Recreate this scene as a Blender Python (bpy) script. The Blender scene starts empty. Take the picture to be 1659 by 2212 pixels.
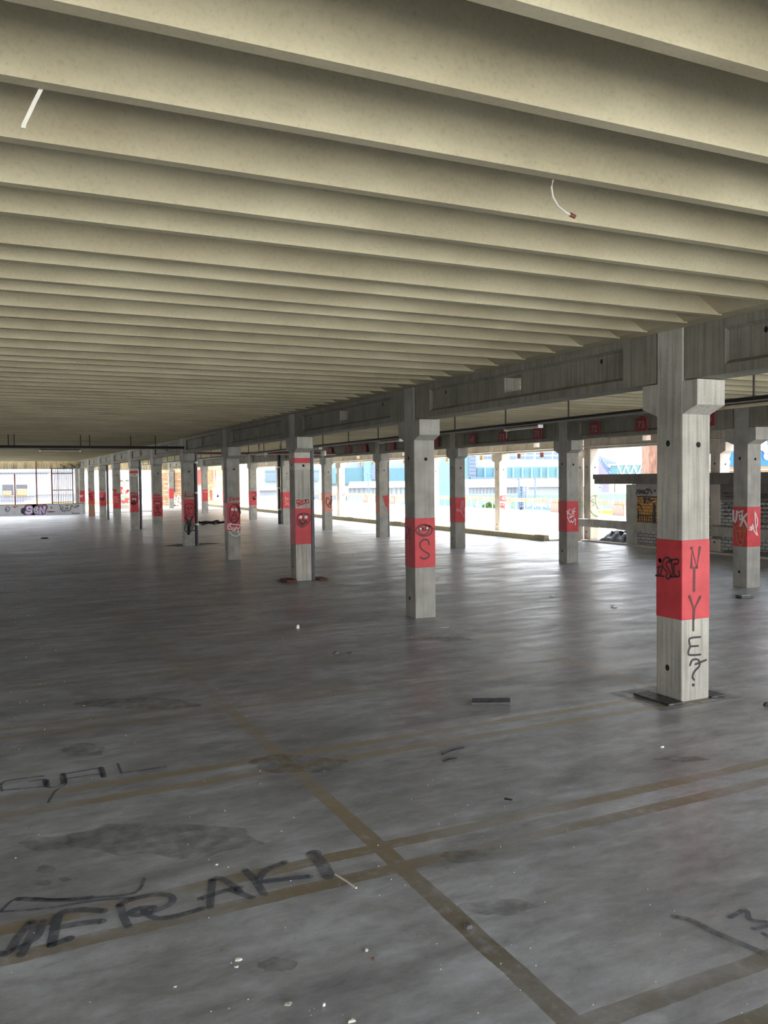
import bpy, bmesh, math, random
from mathutils import Vector, Matrix
random.seed(7)
C = bpy.context.scene.collection
SC = bpy.context.scene
PI = math.pi

# ------------------------------------------------------------------ camera
H = 2.3845
RT = Vector((0.90227224, -0.4310298, -0.01086868)); UP = Vector((0.0270595, 0.03144959, 0.99913898)); FW = Vector((0.43031686, 0.90178946, -0.04003955))
FPX = 1817.44
cd = bpy.data.cameras.new('camera'); cam = bpy.data.objects.new('camera', cd); C.objects.link(cam)
cd.sensor_fit = 'VERTICAL'; cd.sensor_height = 36; cd.lens = FPX / 2212 * 36; cd.clip_end = 1000
cam.matrix_world = Matrix(((RT.x, UP.x, -FW.x, 0), (RT.y, UP.y, -FW.y, 0), (RT.z, UP.z, -FW.z, H), (0, 0, 0, 1)))
SC.camera = cam

# ------------------------------------------------------------------ light
SUN_DIR = Vector((0.50, -0.24, 0.85)).normalized()      # towards the sun
sd = bpy.data.lights.new('sun', 'SUN'); sd.energy = 10; sd.angle = 0.02; sd.color = (1.0, 0.93, 0.80)
sun = bpy.data.objects.new('sun', sd); C.objects.link(sun)
sun.rotation_euler = SUN_DIR.to_track_quat('Z', 'Y').to_euler(); sun.location = (30, 0, 40)
w = bpy.data.worlds.new('sky'); SC.world = w; w.use_nodes = True
nt = w.node_tree; bg = nt.nodes['Background']
tc = nt.nodes.new('ShaderNodeTexCoord'); sp = nt.nodes.new('ShaderNodeSeparateXYZ'); cr = nt.nodes.new('ShaderNodeValToRGB')
nt.links.new(tc.outputs['Generated'], sp.inputs[0]); nt.links.new(sp.outputs['Z'], cr.inputs[0]); nt.links.new(cr.outputs[0], bg.inputs[0])
cr.color_ramp.elements[0].color = (1.0, 0.98, 0.96, 1); cr.color_ramp.elements[0].position = 0.02
cr.color_ramp.elements[1].color = (0.62, 0.78, 1.0, 1); cr.color_ramp.elements[1].position = 0.7
bg.inputs[1].default_value = 3.2
SC.view_settings.view_transform = 'Standard'; SC.view_settings.look = 'None'; SC.view_settings.gamma = 1
SC.view_settings.use_curve_mapping = False
SC.view_settings.exposure = 1.2
SC.cycles.max_bounces = 14; SC.cycles.diffuse_bounces = 10; SC.cycles.sample_clamp_indirect = 8

# ------------------------------------------------------------------ helpers
def ray(u, v): return FW + RT * ((u - 829.5) / FPX) - UP * ((v - 1106) / FPX)
def onplane(ax, val, u, v):                      # photo direction met with a real plane (floor, wall, column face)
    d = ray(u, v); i = 'xyz'.index(ax); o = (0, 0, H)[i]
    t = (val - o) / d[i]; return Vector((0, 0, H)) + d * t
VIEWH = Vector((math.sin(0.4452), math.cos(0.4452), 0)); SIDE = Vector((math.cos(0.4452), -math.sin(0.4452), 0))
def atd(d, u, v):
    r = ray(u, v); return Vector((0, 0, H)) + r * (d / r.dot(VIEWH))

W = {}
class MB:
    def __init__(s): s.v = []; s.f = []
    def box(s, x0, x1, y0, y1, z0, z1):
        n = len(s.v)
        s.v += [(x, y, z) for z in (z0, z1) for x, y in ((x0, y0), (x1, y0), (x1, y1), (x0, y1))]
        s.f += [(n, n+3, n+2, n+1), (n+4, n+5, n+6, n+7), (n, n+1, n+5, n+4), (n+1, n+2, n+6, n+5), (n+2, n+3, n+7, n+6), (n+3, n, n+4, n+7)]
        return s
    def prism(s, poly, ax, a, b):                # poly in the other two axes
        n = len(s.v); m = len(poly)
        def P(p, t):
            return (t, p[0], p[1]) if ax == 'x' else ((p[0], t, p[1]) if ax == 'y' else (p[0], p[1], t))
        s.v += [P(p, a) for p in poly] + [P(p, b) for p in poly]
        s.f += [tuple(range(n, n+m)), tuple(range(n+2*m-1, n+m-1, -1))]
        for i in range(m):
            j = (i+1) % m; s.f.append((n+i, n+m+i, n+m+j, n+j))
        return s
    def obox(s, o, a, b, c):                     # oriented box: corner + three edge vectors
        n = len(s.v); o = Vector(o)
        for z in (0, 1):
            for p, q in ((0, 0), (1, 0), (1, 1), (0, 1)): s.v.append(tuple(o + a*p + b*q + c*z))
        s.f += [(n, n+3, n+2, n+1), (n+4, n+5, n+6, n+7), (n, n+1, n+5, n+4), (n+1, n+2, n+6, n+5), (n+2, n+3, n+7, n+6), (n+3, n, n+4, n+7)]
        return s
    def tube(s, pts, r, k=8):
        pts = [Vector(p) for p in pts]; n0 = len(s.v)
        for i, p in enumerate(pts):
            d = (pts[min(i+1, len(pts)-1)] - pts[max(i-1, 0)]).normalized()
            a = d.cross(Vector((0, 0, 1)));
            if a.length < .1: a = d.cross(Vector((1, 0, 0)))
            a.normalize(); b = d.cross(a)
            for j in range(k):
                t = 2*PI*j/k; s.v.append(tuple(p + a*math.cos(t)*r + b*math.sin(t)*r))
        for i in range(len(pts)-1):
            for j in range(k):
                q = n0+i*k; jj = (j+1) % k; s.f.append((q+j, q+jj, q+k+jj, q+k+j))
        s.f += [tuple(range(n0, n0+k)), tuple(range(n0+(len(pts)-1)*k, n0+len(pts)*k))]
        return s
    def disc(s, c, a, b, k=14):
        n = len(s.v); c = Vector(c)
        for j in range(k): t = 2*PI*j/k; s.v.append(tuple(c + a*math.cos(t) + b*math.sin(t)))
        s.f.append(tuple(range(n, n+k))); return s
    def build(s, name, m, parent=None, bevel=0, fix=True):
        me = bpy.data.meshes.new(name); off = W.get(parent.name, Vector()) if parent else Vector()
        me.from_pydata([tuple(Vector(p) - off) for p in s.v], [], s.f)
        me.materials.append(m)
        if fix:
            b = bmesh.new(); b.from_mesh(me); bmesh.ops.recalc_face_normals(b, faces=b.faces); b.to_mesh(me); b.free()
        o = bpy.data.objects.new(name, me); C.objects.link(o)
        if parent: o.parent = parent
        W[o.name] = off.copy() if parent else Vector()
        if bevel:
            md = o.modifiers.new('bevel', 'BEVEL'); md.width = bevel; md.segments = 2; md.limit_method = 'ANGLE'
        return o
def tag(o, label=None, cat=None, group=None, kind=None):
    if label and not kind: kind = 'thing'
    for k, v in (('label', label), ('category', cat), ('group', group), ('kind', kind)):
        if v: o[k] = v
    return o
def thing(name, loc, label, cat, group=None):
    o = bpy.data.objects.new(name, None); C.objects.link(o); o.location = loc; W[o.name] = Vector(loc)
    o.empty_display_size = .2
    return tag(o, label, cat, group)

# stroke lettering: polylines given as photo points on a real surface
def smooth(p, n=4):
    if len(p) < 3: return p
    out = []
    q = [p[0]] + list(p) + [p[-1]]
    for i in range(1, len(q)-2):
        a, b, c, d = [Vector(x) for x in q[i-1:i+3]]
        for k in range(n):
            t = k/n
            out.append(tuple(.5*((2*b) + (c-a)*t + (2*a-5*b+4*c-d)*t*t + (3*b-a-3*c+d)*t*t*t)))
    out.append(tuple(p[-1])); return out
def strokeparts(name, m, parent, plane, crop, lines, width, curve=True, off=.004):
    for q in lines: strokes(plane, crop, [q], width, curve, off).build(name, m, parent, fix=False)
def strokes(plane, crop, lines, width, curve=True, off=.004, mb=None):
    ax, val = plane; ox, oy, sc = crop; i = 'xyz'.index(ax)
    nrm = Vector((0, 0, 0)); nrm[i] = 1.0 if ax == 'z' else -1.0
    mb = mb or MB()
    for ln in lines:
        pts = smooth(ln) if curve else ln
        P = [onplane(ax, val, ox + p[0]/sc, oy + p[1]/sc) + nrm*off for p in pts]
        P = [p for k, p in enumerate(P) if k == 0 or (p - P[k-1]).length > 1e-5]
        hw = width/2
        e1 = Vector((0, 1, 0)) if ax == 'x' else Vector((1, 0, 0)); e2 = nrm.cross(e1)
        if len(P) == 1: mb.disc(P[0], e1*hw, e2*hw); continue
        # mitred ribbon
        L = []; R_ = []
        for k, p in enumerate(P):
            d = (P[min(k+1, len(P)-1)] - P[max(k-1, 0)])
            if d.length < 1e-6: d = e1
            d = d.normalized(); s_ = nrm.cross(d).normalized()*hw
            L.append(p+s_); R_.append(p-s_)
        n = len(mb.v); mb.v += [tuple(x) for x in L] + [tuple(x) for x in R_]; m = len(P)
        for k in range(m-1): mb.f.append((n+k, n+k+1, n+m+k+1, n+m+k))
        mb.disc(P[0] + nrm*.0004, e1*hw, e2*hw, 10); mb.disc(P[-1] + nrm*.0004, e1*hw, e2*hw, 10)
    return mb
def fill(plane, crop, poly, off=.003, mb=None):
    ax, val = plane; ox, oy, sc = crop; i = 'xyz'.index(ax)
    nrm = Vector((0, 0, 0)); nrm[i] = 1.0 if ax == 'z' else -1.0
    mb = mb or MB(); n = len(mb.v)
    for p in smooth(poly + [poly[0]], 3)[:-1]: mb.v.append(tuple(onplane(ax, val, ox + p[0]/sc, oy + p[1]/sc) + nrm*off))
    mb.f.append(tuple(range(n, len(mb.v)))); return mb

# ------------------------------------------------------------------ materials
def newmat(name):
    m = bpy.data.materials.new(name); m.use_nodes = True; t = m.node_tree
    return m, t, t.nodes['Principled BSDF']
def N(t, ty, **k):
    n = t.nodes.new(ty)
    for a, b in k.items(): setattr(n, a, b)
    return n
def noise(t, scale, vec=(1, 1, 1), detail=5, rough=.55, dist=0):
    g = N(t, 'ShaderNodeNewGeometry'); mp = N(t, 'ShaderNodeMapping'); mp.inputs['Scale'].default_value = vec
    no = N(t, 'ShaderNodeTexNoise'); no.inputs['Scale'].default_value = scale; no.inputs['Detail'].default_value = detail
    no.inputs['Roughness'].default_value = rough; no.inputs['Distortion'].default_value = dist
    t.links.new(g.outputs['Position'], mp.inputs[0]); t.links.new(mp.outputs[0], no.inputs['Vector']); return no.outputs['Fac']
def ramp(t, src, stops):
    r = N(t, 'ShaderNodeValToRGB'); e = r.color_ramp.elements
    while len(e) < len(stops): e.new(.5)
    for i, (p, c) in enumerate(stops):
        e[i].position = p; e[i].color = (c[0], c[1], c[2], 1) if hasattr(c, '__len__') else (c, c, c, 1)
    t.links.new(src, r.inputs[0]); return r.outputs[0]
def mix(t, f, a, b, mode='MIX'):
    n = N(t, 'ShaderNodeMix', data_type='RGBA', blend_type=mode)
    for s_, v in ((n.inputs[0], f), (n.inputs[6], a), (n.inputs[7], b)):
        if hasattr(v, 'links'): t.links.new(v, s_)
        elif hasattr(v, '__len__'): s_.default_value = (v[0], v[1], v[2], 1)
        else: s_.default_value = v
    return n.outputs[2]
def mth(t, op, a, b=None, c=None):
    n = N(t, 'ShaderNodeMath', operation=op)
    for s_, v in zip(n.inputs, (a, b, c)):
        if v is None: continue
        if hasattr(v, 'links'): t.links.new(v, s_)
        else: s_.default_value = v
    return n.outputs[0]
def bump(t, b, src, strength, dist=.01):
    n = N(t, 'ShaderNodeBump'); n.inputs['Strength'].default_value = strength; n.inputs['Distance'].default_value = dist
    t.links.new(src, n.inputs['Height']); t.links.new(n.outputs[0], b.inputs['Normal'])
def plain(name, c, rough=.7, metal=0, var=.15, sc=6):
    m, t, b = newmat(name)
    f = noise(t, sc)
    col = ramp(t, f, [(.3, [x*(1-var) for x in c]), (.7, [min(1, x*(1+var)) for x in c])])
    t.links.new(col, b.inputs['Base Color']); b.inputs['Roughness'].default_value = rough; b.inputs['Metallic'].default_value = metal
    return m
def concrete(name, c, streak=.3, stain=.25, rough=.85, sc=1.0, warm=(.30, .25, .17)):
    m, t, b = newmat(name)
    f1 = noise(t, 2.2*sc, detail=6); f2 = noise(t, 3.0, vec=(9, 9, .35), detail=4); f3 = noise(t, 60*sc, detail=3); f4 = noise(t, .8, detail=6, dist=1)
    col = ramp(t, f1, [(.3, [x*.78 for x in c]), (.7, [min(1, x*1.18) for x in c])])
    s_ = ramp(t, f2, [(.38, 1-streak*.8), (.5, 1), (.66, 1+streak*.35)])
    col = mix(t, .9, col, s_, 'MULTIPLY')
    g = ramp(t, f3, [(.34, .72), (.45, 1)])
    col = mix(t, .5, col, g, 'MULTIPLY')
    k = ramp(t, f4, [(.55, 0), (.75, stain)])
    col = mix(t, k, col, warm)
    t.links.new(col, b.inputs['Base Color']); b.inputs['Roughness'].default_value = rough
    bump(t, b, f3, .25, .004); return m
M = {}
M['conc'] = concrete('column_concrete', (.38, .375, .34), streak=.15, stain=.08, sc=1.3)
M['conc_streak'] = concrete('board_marked_concrete', (.46, .45, .40), streak=.32, stain=.10)
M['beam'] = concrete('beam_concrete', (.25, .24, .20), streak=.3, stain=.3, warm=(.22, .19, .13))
M['pale'] = concrete('pale_concrete', (.55, .50, .44), streak=.2, stain=.15)
M['tan'] = concrete('tan_concrete', (.62, .52, .36), streak=.9, stain=.4)
M['darkc'] = concrete('dark_concrete', (.17, .155, .14), streak=.3, stain=.2)
M['kerb'] = concrete('mossy_kerb_concrete', (.33, .30, .20), streak=0, stain=.7, sc=3, warm=(.20, .18, .07))
M['rustfoot'] = concrete('rust_stained_concrete', (.42, .23, .14), streak=.6, stain=.3)
M['terrace'] = plain('sunlit_terrace_asphalt', (.62, .60, .55), .9, var=.08)
M['soil'] = plain('outer_ground', (.42, .40, .34), .9)
def red_mat():
    m, t, b = newmat('red_paint')
    f = noise(t, 5, detail=6); col = ramp(t, f, [(.3, (.52, .042, .052)), (.7, (.68, .066, .078))])
    f2 = noise(t, 40, detail=3); c2 = ramp(t, f2, [(.3, .8), (.42, 1)]); col = mix(t, .6, col, c2, 'MULTIPLY')
    t.links.new(col, b.inputs['Base Color']); b.inputs['Roughness'].default_value = .55; return m
M['red'] = red_mat()
M['redfaded'] = plain('faded_red_paint', (.62, .27, .20), .7)
M['pinkband'] = plain('pink_red_paint', (.75, .16, .20), .6)
M['black'] = plain('black_spray_paint', (.035, .030, .032), .6)
M['dkred'] = plain('dark_marker_on_red', (.10, .030, .035), .6)
M['white'] = plain('white_spray_paint', (.80, .76, .76), .6)
M['redsp'] = plain('red_spray_paint', (.50, .05, .05), .6)
M['pinkl'] = plain('pink_chalk', (.70, .28, .28), .8)
M['gold'] = plain('gold_marker', (.42, .25, .08), .6)
M['green'] = plain('green_spray_paint', (.22, .42, .26), .7)
M['purple'] = plain('purple_spray_paint', (.42, .33, .62), .7)
M['plum'] = plain('plum_spray_paint', (.18, .04, .09), .7)
M['cream'] = plain('cream_paint', (.60, .57, .50), .7)
M['whitewall'] = plain('whitewashed_concrete', (.52, .53, .58), .85, var=.1, sc=3)
M['metal'] = plain('dark_metal', (.045, .04, .04), .5, .3)
M['galv'] = plain('galvanised_metal', (.45, .45, .46), .4, .6)
M['rust'] = plain('rusty_metal', (.16, .055, .035), .8)
M['pipe'] = plain('grey_drainpipe_plastic', (.085, .088, .10), .45)
M['pipeb'] = plain('black_drainpipe_plastic', (.022, .022, .03), .4)
M['tube'] = plain('yellowed_lamp_diffuser', (.60, .52, .36), .5)
M['plate'] = plain('red_number_plate', (.26, .035, .045), .6)
M['platef'] = plain('pale_plate_digits', (.42, .28, .30), .6)
M['hole'] = plain('dark_hole', (.012, .011, .010), .9)
M['strap'] = plain('white_strap', (.62, .60, .54), .6)
M['paper'] = plain('white_scrap', (.80, .80, .78), .6)
M['steel'] = plain('dirty_steel_plate', (.10, .10, .105), .45, .6)
M['grime'] = plain('floor_grime', (.13, .125, .12), .9, sc=12)

def floor_mat():
    m, t, b = newmat('car_park_floor')
    g = N(t, 'ShaderNodeNewGeometry'); sx = N(t, 'ShaderNodeSeparateXYZ'); t.links.new(g.outputs['Position'], sx.inputs[0])
    X, Y = sx.outputs[0], sx.outputs[1]
    f1 = noise(t, .7, vec=(.9, 1.5, 1), detail=10, rough=.68, dist=.3)
    f2 = noise(t, 4.2, vec=(.6, 1.3, 1), detail=9, rough=.72, dist=.25)
    f3 = noise(t, 45, detail=3, rough=.7)
    f4 = noise(t, .9, vec=(.55, 1.8, 1), detail=6, rough=.55, dist=1.2)
    base = ramp(t, f1, [(.28, (.26, .28, .325)), (.44, (.38, .395, .43)), (.58, (.52, .545, .61)), (.75, (.43, .44, .445))])
    v = ramp(t, f2, [(.30, .55), (.5, 1.0), (.66, 1.35)]); base = mix(t, .85, base, v, 'MULTIPLY')
    d = ramp(t, f4, [(.30, .55), (.42, 1)]); base = mix(t, .6, base, d, 'MULTIPLY')
    f5 = noise(t, .9, vec=(.2, 1.9, 1), detail=7, rough=.6, dist=.6)
    base = mix(t, .8, base, ramp(t, f5, [(.33, .70), (.5, 1), (.66, 1.22)]), 'MULTIPLY')
    sp_ = ramp(t, f3, [(.30, .70), (.42, 1), (.68, 1), (.8, 1.25)]); base = mix(t, .45, base, sp_, 'MULTIPLY')
    # painted bay lines, worn
    def band(co, c, hw): return mth(t, 'LESS_THAN', mth(t, 'ABSOLUTE', mth(t, 'SUBTRACT', co, c)), hw)
    wob = mth(t, 'MULTIPLY', mth(t, 'SUBTRACT', noise(t, 3.5, detail=4), .5), .035)
    Xw = mth(t, 'ADD', X, wob); Yw = mth(t, 'ADD', Y, wob)
    lon = band(Xw, 2.26, .062)
    lon = mth(t, 'MAXIMUM', lon, mth(t, 'MULTIPLY', band(Xw, 6.80, .06), mth(t, 'GREATER_THAN', Y, 7.2)))
    far = mth(t, 'GREATER_THAN', Y, 36.5)
    lon = mth(t, 'MAXIMUM', lon, mth(t, 'MULTIPLY', band(Xw, 4.55, .07), far))
    a = mth(t, 'ABSOLUTE', mth(t, 'WRAP', mth(t, 'SUBTRACT', Yw, 4.70), 1.0, -1.0))
    tra = mth(t, 'LESS_THAN', mth(t, 'ABSOLUTE', mth(t, 'SUBTRACT', a, .155)), .06)
    tra = mth(t, 'MULTIPLY', tra, mth(t, 'LESS_THAN', X, 6.9))
    tra = mth(t, 'MULTIPLY', tra, mth(t, 'LESS_THAN', Y, 30))
    wear = noise(t, .8, detail=5); wear2 = noise(t, 14, detail=4)
    opac = ramp(t, wear, [(.36, .4), (.55, .95)]); op2 = ramp(t, wear2, [(.3, .5), (.5, 1)])
    near = N(t, 'ShaderNodeMapRange'); t.links.new(Y, near.inputs[0])
    near.inputs[1].default_value = 5; near.inputs[2].default_value = 11; near.inputs[3].default_value = 1; near.inputs[4].default_value = .42
    k = mth(t, 'MULTIPLY', mth(t, 'MULTIPLY', mth(t, 'MAXIMUM', lon, tra), opac), mth(t, 'MULTIPLY', op2, near.outputs[0]))
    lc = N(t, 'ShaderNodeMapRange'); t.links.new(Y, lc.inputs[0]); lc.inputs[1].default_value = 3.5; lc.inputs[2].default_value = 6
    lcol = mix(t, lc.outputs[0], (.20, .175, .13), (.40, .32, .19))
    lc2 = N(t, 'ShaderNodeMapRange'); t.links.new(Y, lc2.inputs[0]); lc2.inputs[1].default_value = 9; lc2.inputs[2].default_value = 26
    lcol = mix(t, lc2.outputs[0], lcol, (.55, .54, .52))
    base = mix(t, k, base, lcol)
    # white lane lines beyond the near row
    wl = mth(t, 'MAXIMUM', band(Xw, 9.62, .045), mth(t, 'MULTIPLY', band(Xw, 14.1, .05), mth(t, 'GREATER_THAN', Y, 17)))
    a2 = mth(t, 'ABSOLUTE', mth(t, 'WRAP', mth(t, 'SUBTRACT', Yw, 4.70), 1.0, -1.0))
    t2 = mth(t, 'MULTIPLY', mth(t, 'LESS_THAN', mth(t, 'ABSOLUTE', mth(t, 'SUBTRACT', a2, .155)), .05), mth(t, 'GREATER_THAN', X, 14.2))
    k2 = mth(t, 'MULTIPLY', mth(t, 'MULTIPLY', mth(t, 'MAXIMUM', wl, t2), mth(t, 'LESS_THAN', X, 18.6)), mth(t, 'MULTIPLY', ramp(t, wear, [(.42, .0), (.6, .7)]), op2))
    base = mix(t, k2, base, (.62, .61, .60))
    t.links.new(base, b.inputs['Base Color'])
    r = ramp(t, f4, [(.3, .30), (.7, .50)]); t.links.new(r, b.inputs['Roughness'])
    b.inputs['Specular IOR Level'].default_value = 1.0
    bump(t, b, f3, .12, .003); return m
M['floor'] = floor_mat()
def ceil_mat():
    m, t, b = newmat('ceiling_concrete')
    f1 = noise(t, 1.4, vec=(.5, 1, 1), detail=6); f2 = noise(t, 45, detail=6, rough=.75); f3 = noise(t, .5, vec=(.4, 1.6, 1), detail=4)
    col = ramp(t, f1, [(.3, (.38, .335, .225)), (.7, (.56, .51, .355))])
    s_ = ramp(t, f2, [(.30, .70), (.47, 1), (.7, 1.10)]); col = mix(t, .6, col, s_, 'MULTIPLY')
    k = ramp(t, f3, [(.58, 0), (.72, .35)]); col = mix(t, k, col, (.40, .31, .20))
    t.links.new(col, b.inputs['Base Color']); b.inputs['Roughness'].default_value = .9
    bump(t, b, f2, .3, .006); return m
M['ceil'] = ceil_mat()
def brick_mat(name, c1, c2, mortar, bw, bh, ax='x', msize=.012, bias=0):
    m, t, b = newmat(name)
    g = N(t, 'ShaderNodeNewGeometry'); sx = N(t, 'ShaderNodeSeparateXYZ'); t.links.new(g.outputs['Position'], sx.inputs[0])
    cb = N(t, 'ShaderNodeCombineXYZ'); t.links.new(sx.outputs[0 if ax == 'x' else 1], cb.inputs[0]); t.links.new(sx.outputs[2], cb.inputs[1])
    br = N(t, 'ShaderNodeTexBrick'); t.links.new(cb.outputs[0], br.inputs['Vector'])
    br.inputs['Scale'].default_value = 1; br.inputs['Brick Width'].default_value = bw; br.inputs['Row Height'].default_value = bh
    br.inputs['Mortar Size'].default_value = msize; br.inputs['Bias'].default_value = bias
    for k_, c in (('Color1', c1), ('Color2', c2), ('Mortar', mortar)): br.inputs[k_].default_value = (*c, 1)
    f = noise(t, 1.2, detail=5); s_ = ramp(t, f, [(.3, .7), (.6, 1.05)])
    t.links.new(mix(t, .8, br.outputs['Color'], s_, 'MULTIPLY'), b.inputs['Base Color']); b.inputs['Roughness'].default_value = .75; return m
M['wbrick'] = brick_mat('white_glazed_brick', (.52, .52, .50), (.42, .42, .41), (.13, .125, .12), .24, .105, 'y')
M['obrick'] = brick_mat('orange_painted_brick', (.72, .38, .09), (.62, .31, .08), (.16, .08, .03), .24, .105, 'y')
M['rbrick'] = brick_mat('orange_brown_brick', (.50, .24, .12), (.66, .46, .30), (.34, .22, .15), .50, .20, 'x', .03)
def slat_mat(name, c, pitch, ax):
    m, t, b = newmat(name)
    wv = N(t, 'ShaderNodeTexWave', wave_type='BANDS', bands_direction=ax); wv.inputs['Scale'].default_value = pitch
    g = N(t, 'ShaderNodeNewGeometry'); t.links.new(g.outputs['Position'], wv.inputs['Vector'])
    col = ramp(t, wv.outputs['Fac'], [(.1, [x*.8 for x in c]), (.6, c)])
    t.links.new(col, b.inputs['Base Color']); b.inputs['Roughness'].default_value = .7; return m
M['clad'] = slat_mat('lavender_cladding', (.27, .27, .36), 1.2, 'X')

# ------------------------------------------------------------------ the setting
S = 6.0; X1, X2, X3 = 6.56, 14.38, 20.09; Y0 = 6.55; CW = .39; CD = .37
ZB, ZT = 3.37, 3.92
def struct(name, mb, m, bevel=0, parent=None):
    o = mb.build(name, m, parent, bevel)
    if not parent: o['kind'] = 'structure'
    return o
FLOOR = struct('floor', MB().box(-9.4, 33.95, -45, 92, -.3, 0), M['floor'])
struct('floor', MB().box(18.86, 33.95, 25.3, 92, 0.001, .05), M['terrace'])
struct('floor', MB().box(-9.4, 36, -45, -6.2, 0.001, .004), M['terrace'])  # unseen pale deck behind the camera, added to bounce sunlight onto the ribs
struct('floor', MB().box(-150, 400, -100, 500, -5.2, -5), M['soil'])
struct('wall_left_unseen', MB().box(-9.7, -9.4, -5, 38, 0, 4.8).box(-9.7, -9.4, 38, 66.3, 0, .9), M['darkc'])  # unseen wall added to darken left faces; its low far part lets daylight in

# ceiling: slab with downstand ribs, solid ends over the beams
ribs = [1.70, 2.27, 2.87, 3.46, 4.07, 4.68, 5.19, 5.86, 6.29, 6.85, 7.27, 7.90, 8.42, 9.05, 9.68, 10.31, 10.94]
y = 1.70
while y > -7.4: y -= .59; ribs.insert(0, y)
y = 10.94; alt = 0
while y < 79: y += (.50, .62)[alt]; alt ^= 1; ribs.append(y)
ZR, ZS = 3.89, 4.50
def ceiling_span(xa, xb, ya, yb, ra, rb):
    struct('ceiling', MB().box(xa, xb, ya, yb, ZS, 4.8), M['ceil'])
    mb = MB()
    for yy in ribs:
        if ya + .3 < yy < yb - .4: mb.prism([(yy, ZR), (yy+.065, ZR), (yy+.12, ZS), (yy-.055, ZS)], 'x', ra+.2, rb-.2)
    struct('ceiling', mb, M['ceil'])
    zb = ZR+.012
    if ra > -9: struct('ceiling', MB().prism([(ra, zb), (ra+.24, zb), (ra+1.35, ZS), (ra, ZS)], 'y', ya+.01, yb-.01), M['ceil'])
    struct('ceiling', MB().prism([(rb, zb), (rb-.24, zb), (rb-1.35, ZS), (rb, ZS)], 'y', ya+.01, yb-.01), M['ceil'])
YA = -8.0  # unseen roof edge behind the camera, set back to dim the near floor
ceiling_span(-9.4, X1+.195, YA, 66.3, -9.4, X1)
ceiling_span(X1+.195, X2+.195, YA, 73.0, X1+CW, X2)
ceiling_span(X2+.195, X3+.75, YA, 77.8, X2+CW, X3)
for xx, yb in ((X1, 66.3), (X2, 73), (X3, 77.8)): struct('ceiling', MB().box(xx+.002, xx+CW-.002, YA+.01, yb-.01, 3.931, ZS), M['ceil'])
struct('ceiling', MB().box(X3+CW, X3+.74, YA+.01, 77.7, 3.95, ZS), M['ceil'])

# ------------------------------------------------------------------ columns
def column(x, y, z0, label, band='red', mat=None, split=None, stripe=False, corbels=(1, 1), holes=True):
    r = thing('concrete_column', (x+CW/2, y+CD/2, z0), label, 'column', None)
    mat = mat or M['conc']
    if split: MB().box(x, x+CW, y, y+CD, z0, split[0]).build('lower_shaft', split[1], r, .012)
    MB().box(x, x+CW, y, y+CD, split[0] if split else z0, 3.93).build('shaft', mat, r, .012)
    a = .195
    if corbels[0]: MB().prism([(y+.01, 3.01), (y-a, 3.10), (y-a, ZB-.01), (y+.01, ZB-.01)], 'x', x+.002, x+CW-.002).build('corbel', mat, r, .006)
    if corbels[1]: MB().prism([(y+CD-.01, 3.01), (y+CD+.22, 3.10), (y+CD+.22, ZB-.01), (y+CD-.01, ZB-.01)], 'x', x+.002, x+CW-.002).build('corbel', mat, r, .006)
    def sleeve(name, za, zb, m, g=.003):
        return MB().box(x-g, x+CW+g, y-g, y+CD+g, za, zb).build(name, m, r, .010)
    if band: sleeve('painted_band', .864, 1.706, M[band] if isinstance(band, str) else band)
    if stripe: sleeve('cream_collar', 2.60, 3.0, M['cream'], .0025); sleeve('red_stripe', 2.755, 2.885, M['red'], .004)
    if holes:
        MB().disc((x+.22, y-.0045, 2.70), Vector((.03, 0, 0)), Vector((0, 0, .03))).build('anchor_hole', M['hole'], r, fix=False)
        for zz in (2.72, .33): MB().disc((x-.0045, y+.20, zz), Vector((0, .028, 0)), Vector((0, 0, .034))).build('anchor_hole', M['hole'], r, fix=False)
    return r
cA = (1150, 860, 3.259); c5 = (1300, 640, 2.404); cB = (780, 780, 3.814); cC = (470, 860, 5.268); cE = (340, 920, 7.375); cG = (150, 930, 8.295)
cW = (0, 960, 9.217); cK = (1240, 940, 8.295); cZ = (1500, 840, 4.706); cY = (1150, 880, 5.925); cX = (900, 930, 6.9125); c7 = (520, 940, 6.381); cP = (720, 960, 5.925)
def fy(k): return ('y', Y0+S*k)
SX1 = ('x', X1); SX2 = ('x', X2); SX3 = ('x', X3)
def ink(root, name, plane, crop, lines, width, mat, curve=True, off=.006):
    if all(len(q) == 1 for q in lines):
        for q in lines: strokes(plane, crop, [q], width, curve, off).build(name, M[mat], root, fix=False)
        return
    return strokes(plane, crop, lines, width, curve, off).build(name, M[mat], root, fix=False)
def oval(cx, cy, rx, ry, n=12): return [(cx+rx*math.cos(2*PI*i/n), cy+ry*math.sin(2*PI*i/n)) for i in range(n+1)]

lab1 = ['nearest concrete column, red band lettered iST and NIYE? down its front',
 'concrete column with a smiley face and large S on its red band',
 'streaked concrete column with cream and red collar, grinning face on red band, pipe beside it',
 'concrete column lettered SOFY in white under a long moustached face',
 'concrete column whose drawn face wears a black sprayed beard below the red band',
 'concrete column with a side-view mushroom-headed face on its red band',
 'collared concrete column with a small white-eyed face, first beyond the mushroom-face column',
 'concrete column with faint pink lines of writing on its red band',
 'distant concrete column with a dark scribble low on its red band',
 'distant concrete column whose foot is stained rusty orange',
 'farthest near-row column with white squiggle, at the end of the graffiti wall']
R1 = {}
for k in range(11):
    R1[k] = column(X1, Y0+S*k, 0, lab1[k], mat=M['conc_streak'] if k in (0, 2) else M['conc'], stripe=k in (2, 6), split=(.864, M['rustfoot']) if k == 9 else None, corbels=(1, k < 10))
r = R1[0]
ink(r, 'graffiti_lettering', SX1, cA, [[(899, 1141)], [(902, 1145)]], .045, 'black')
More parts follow.
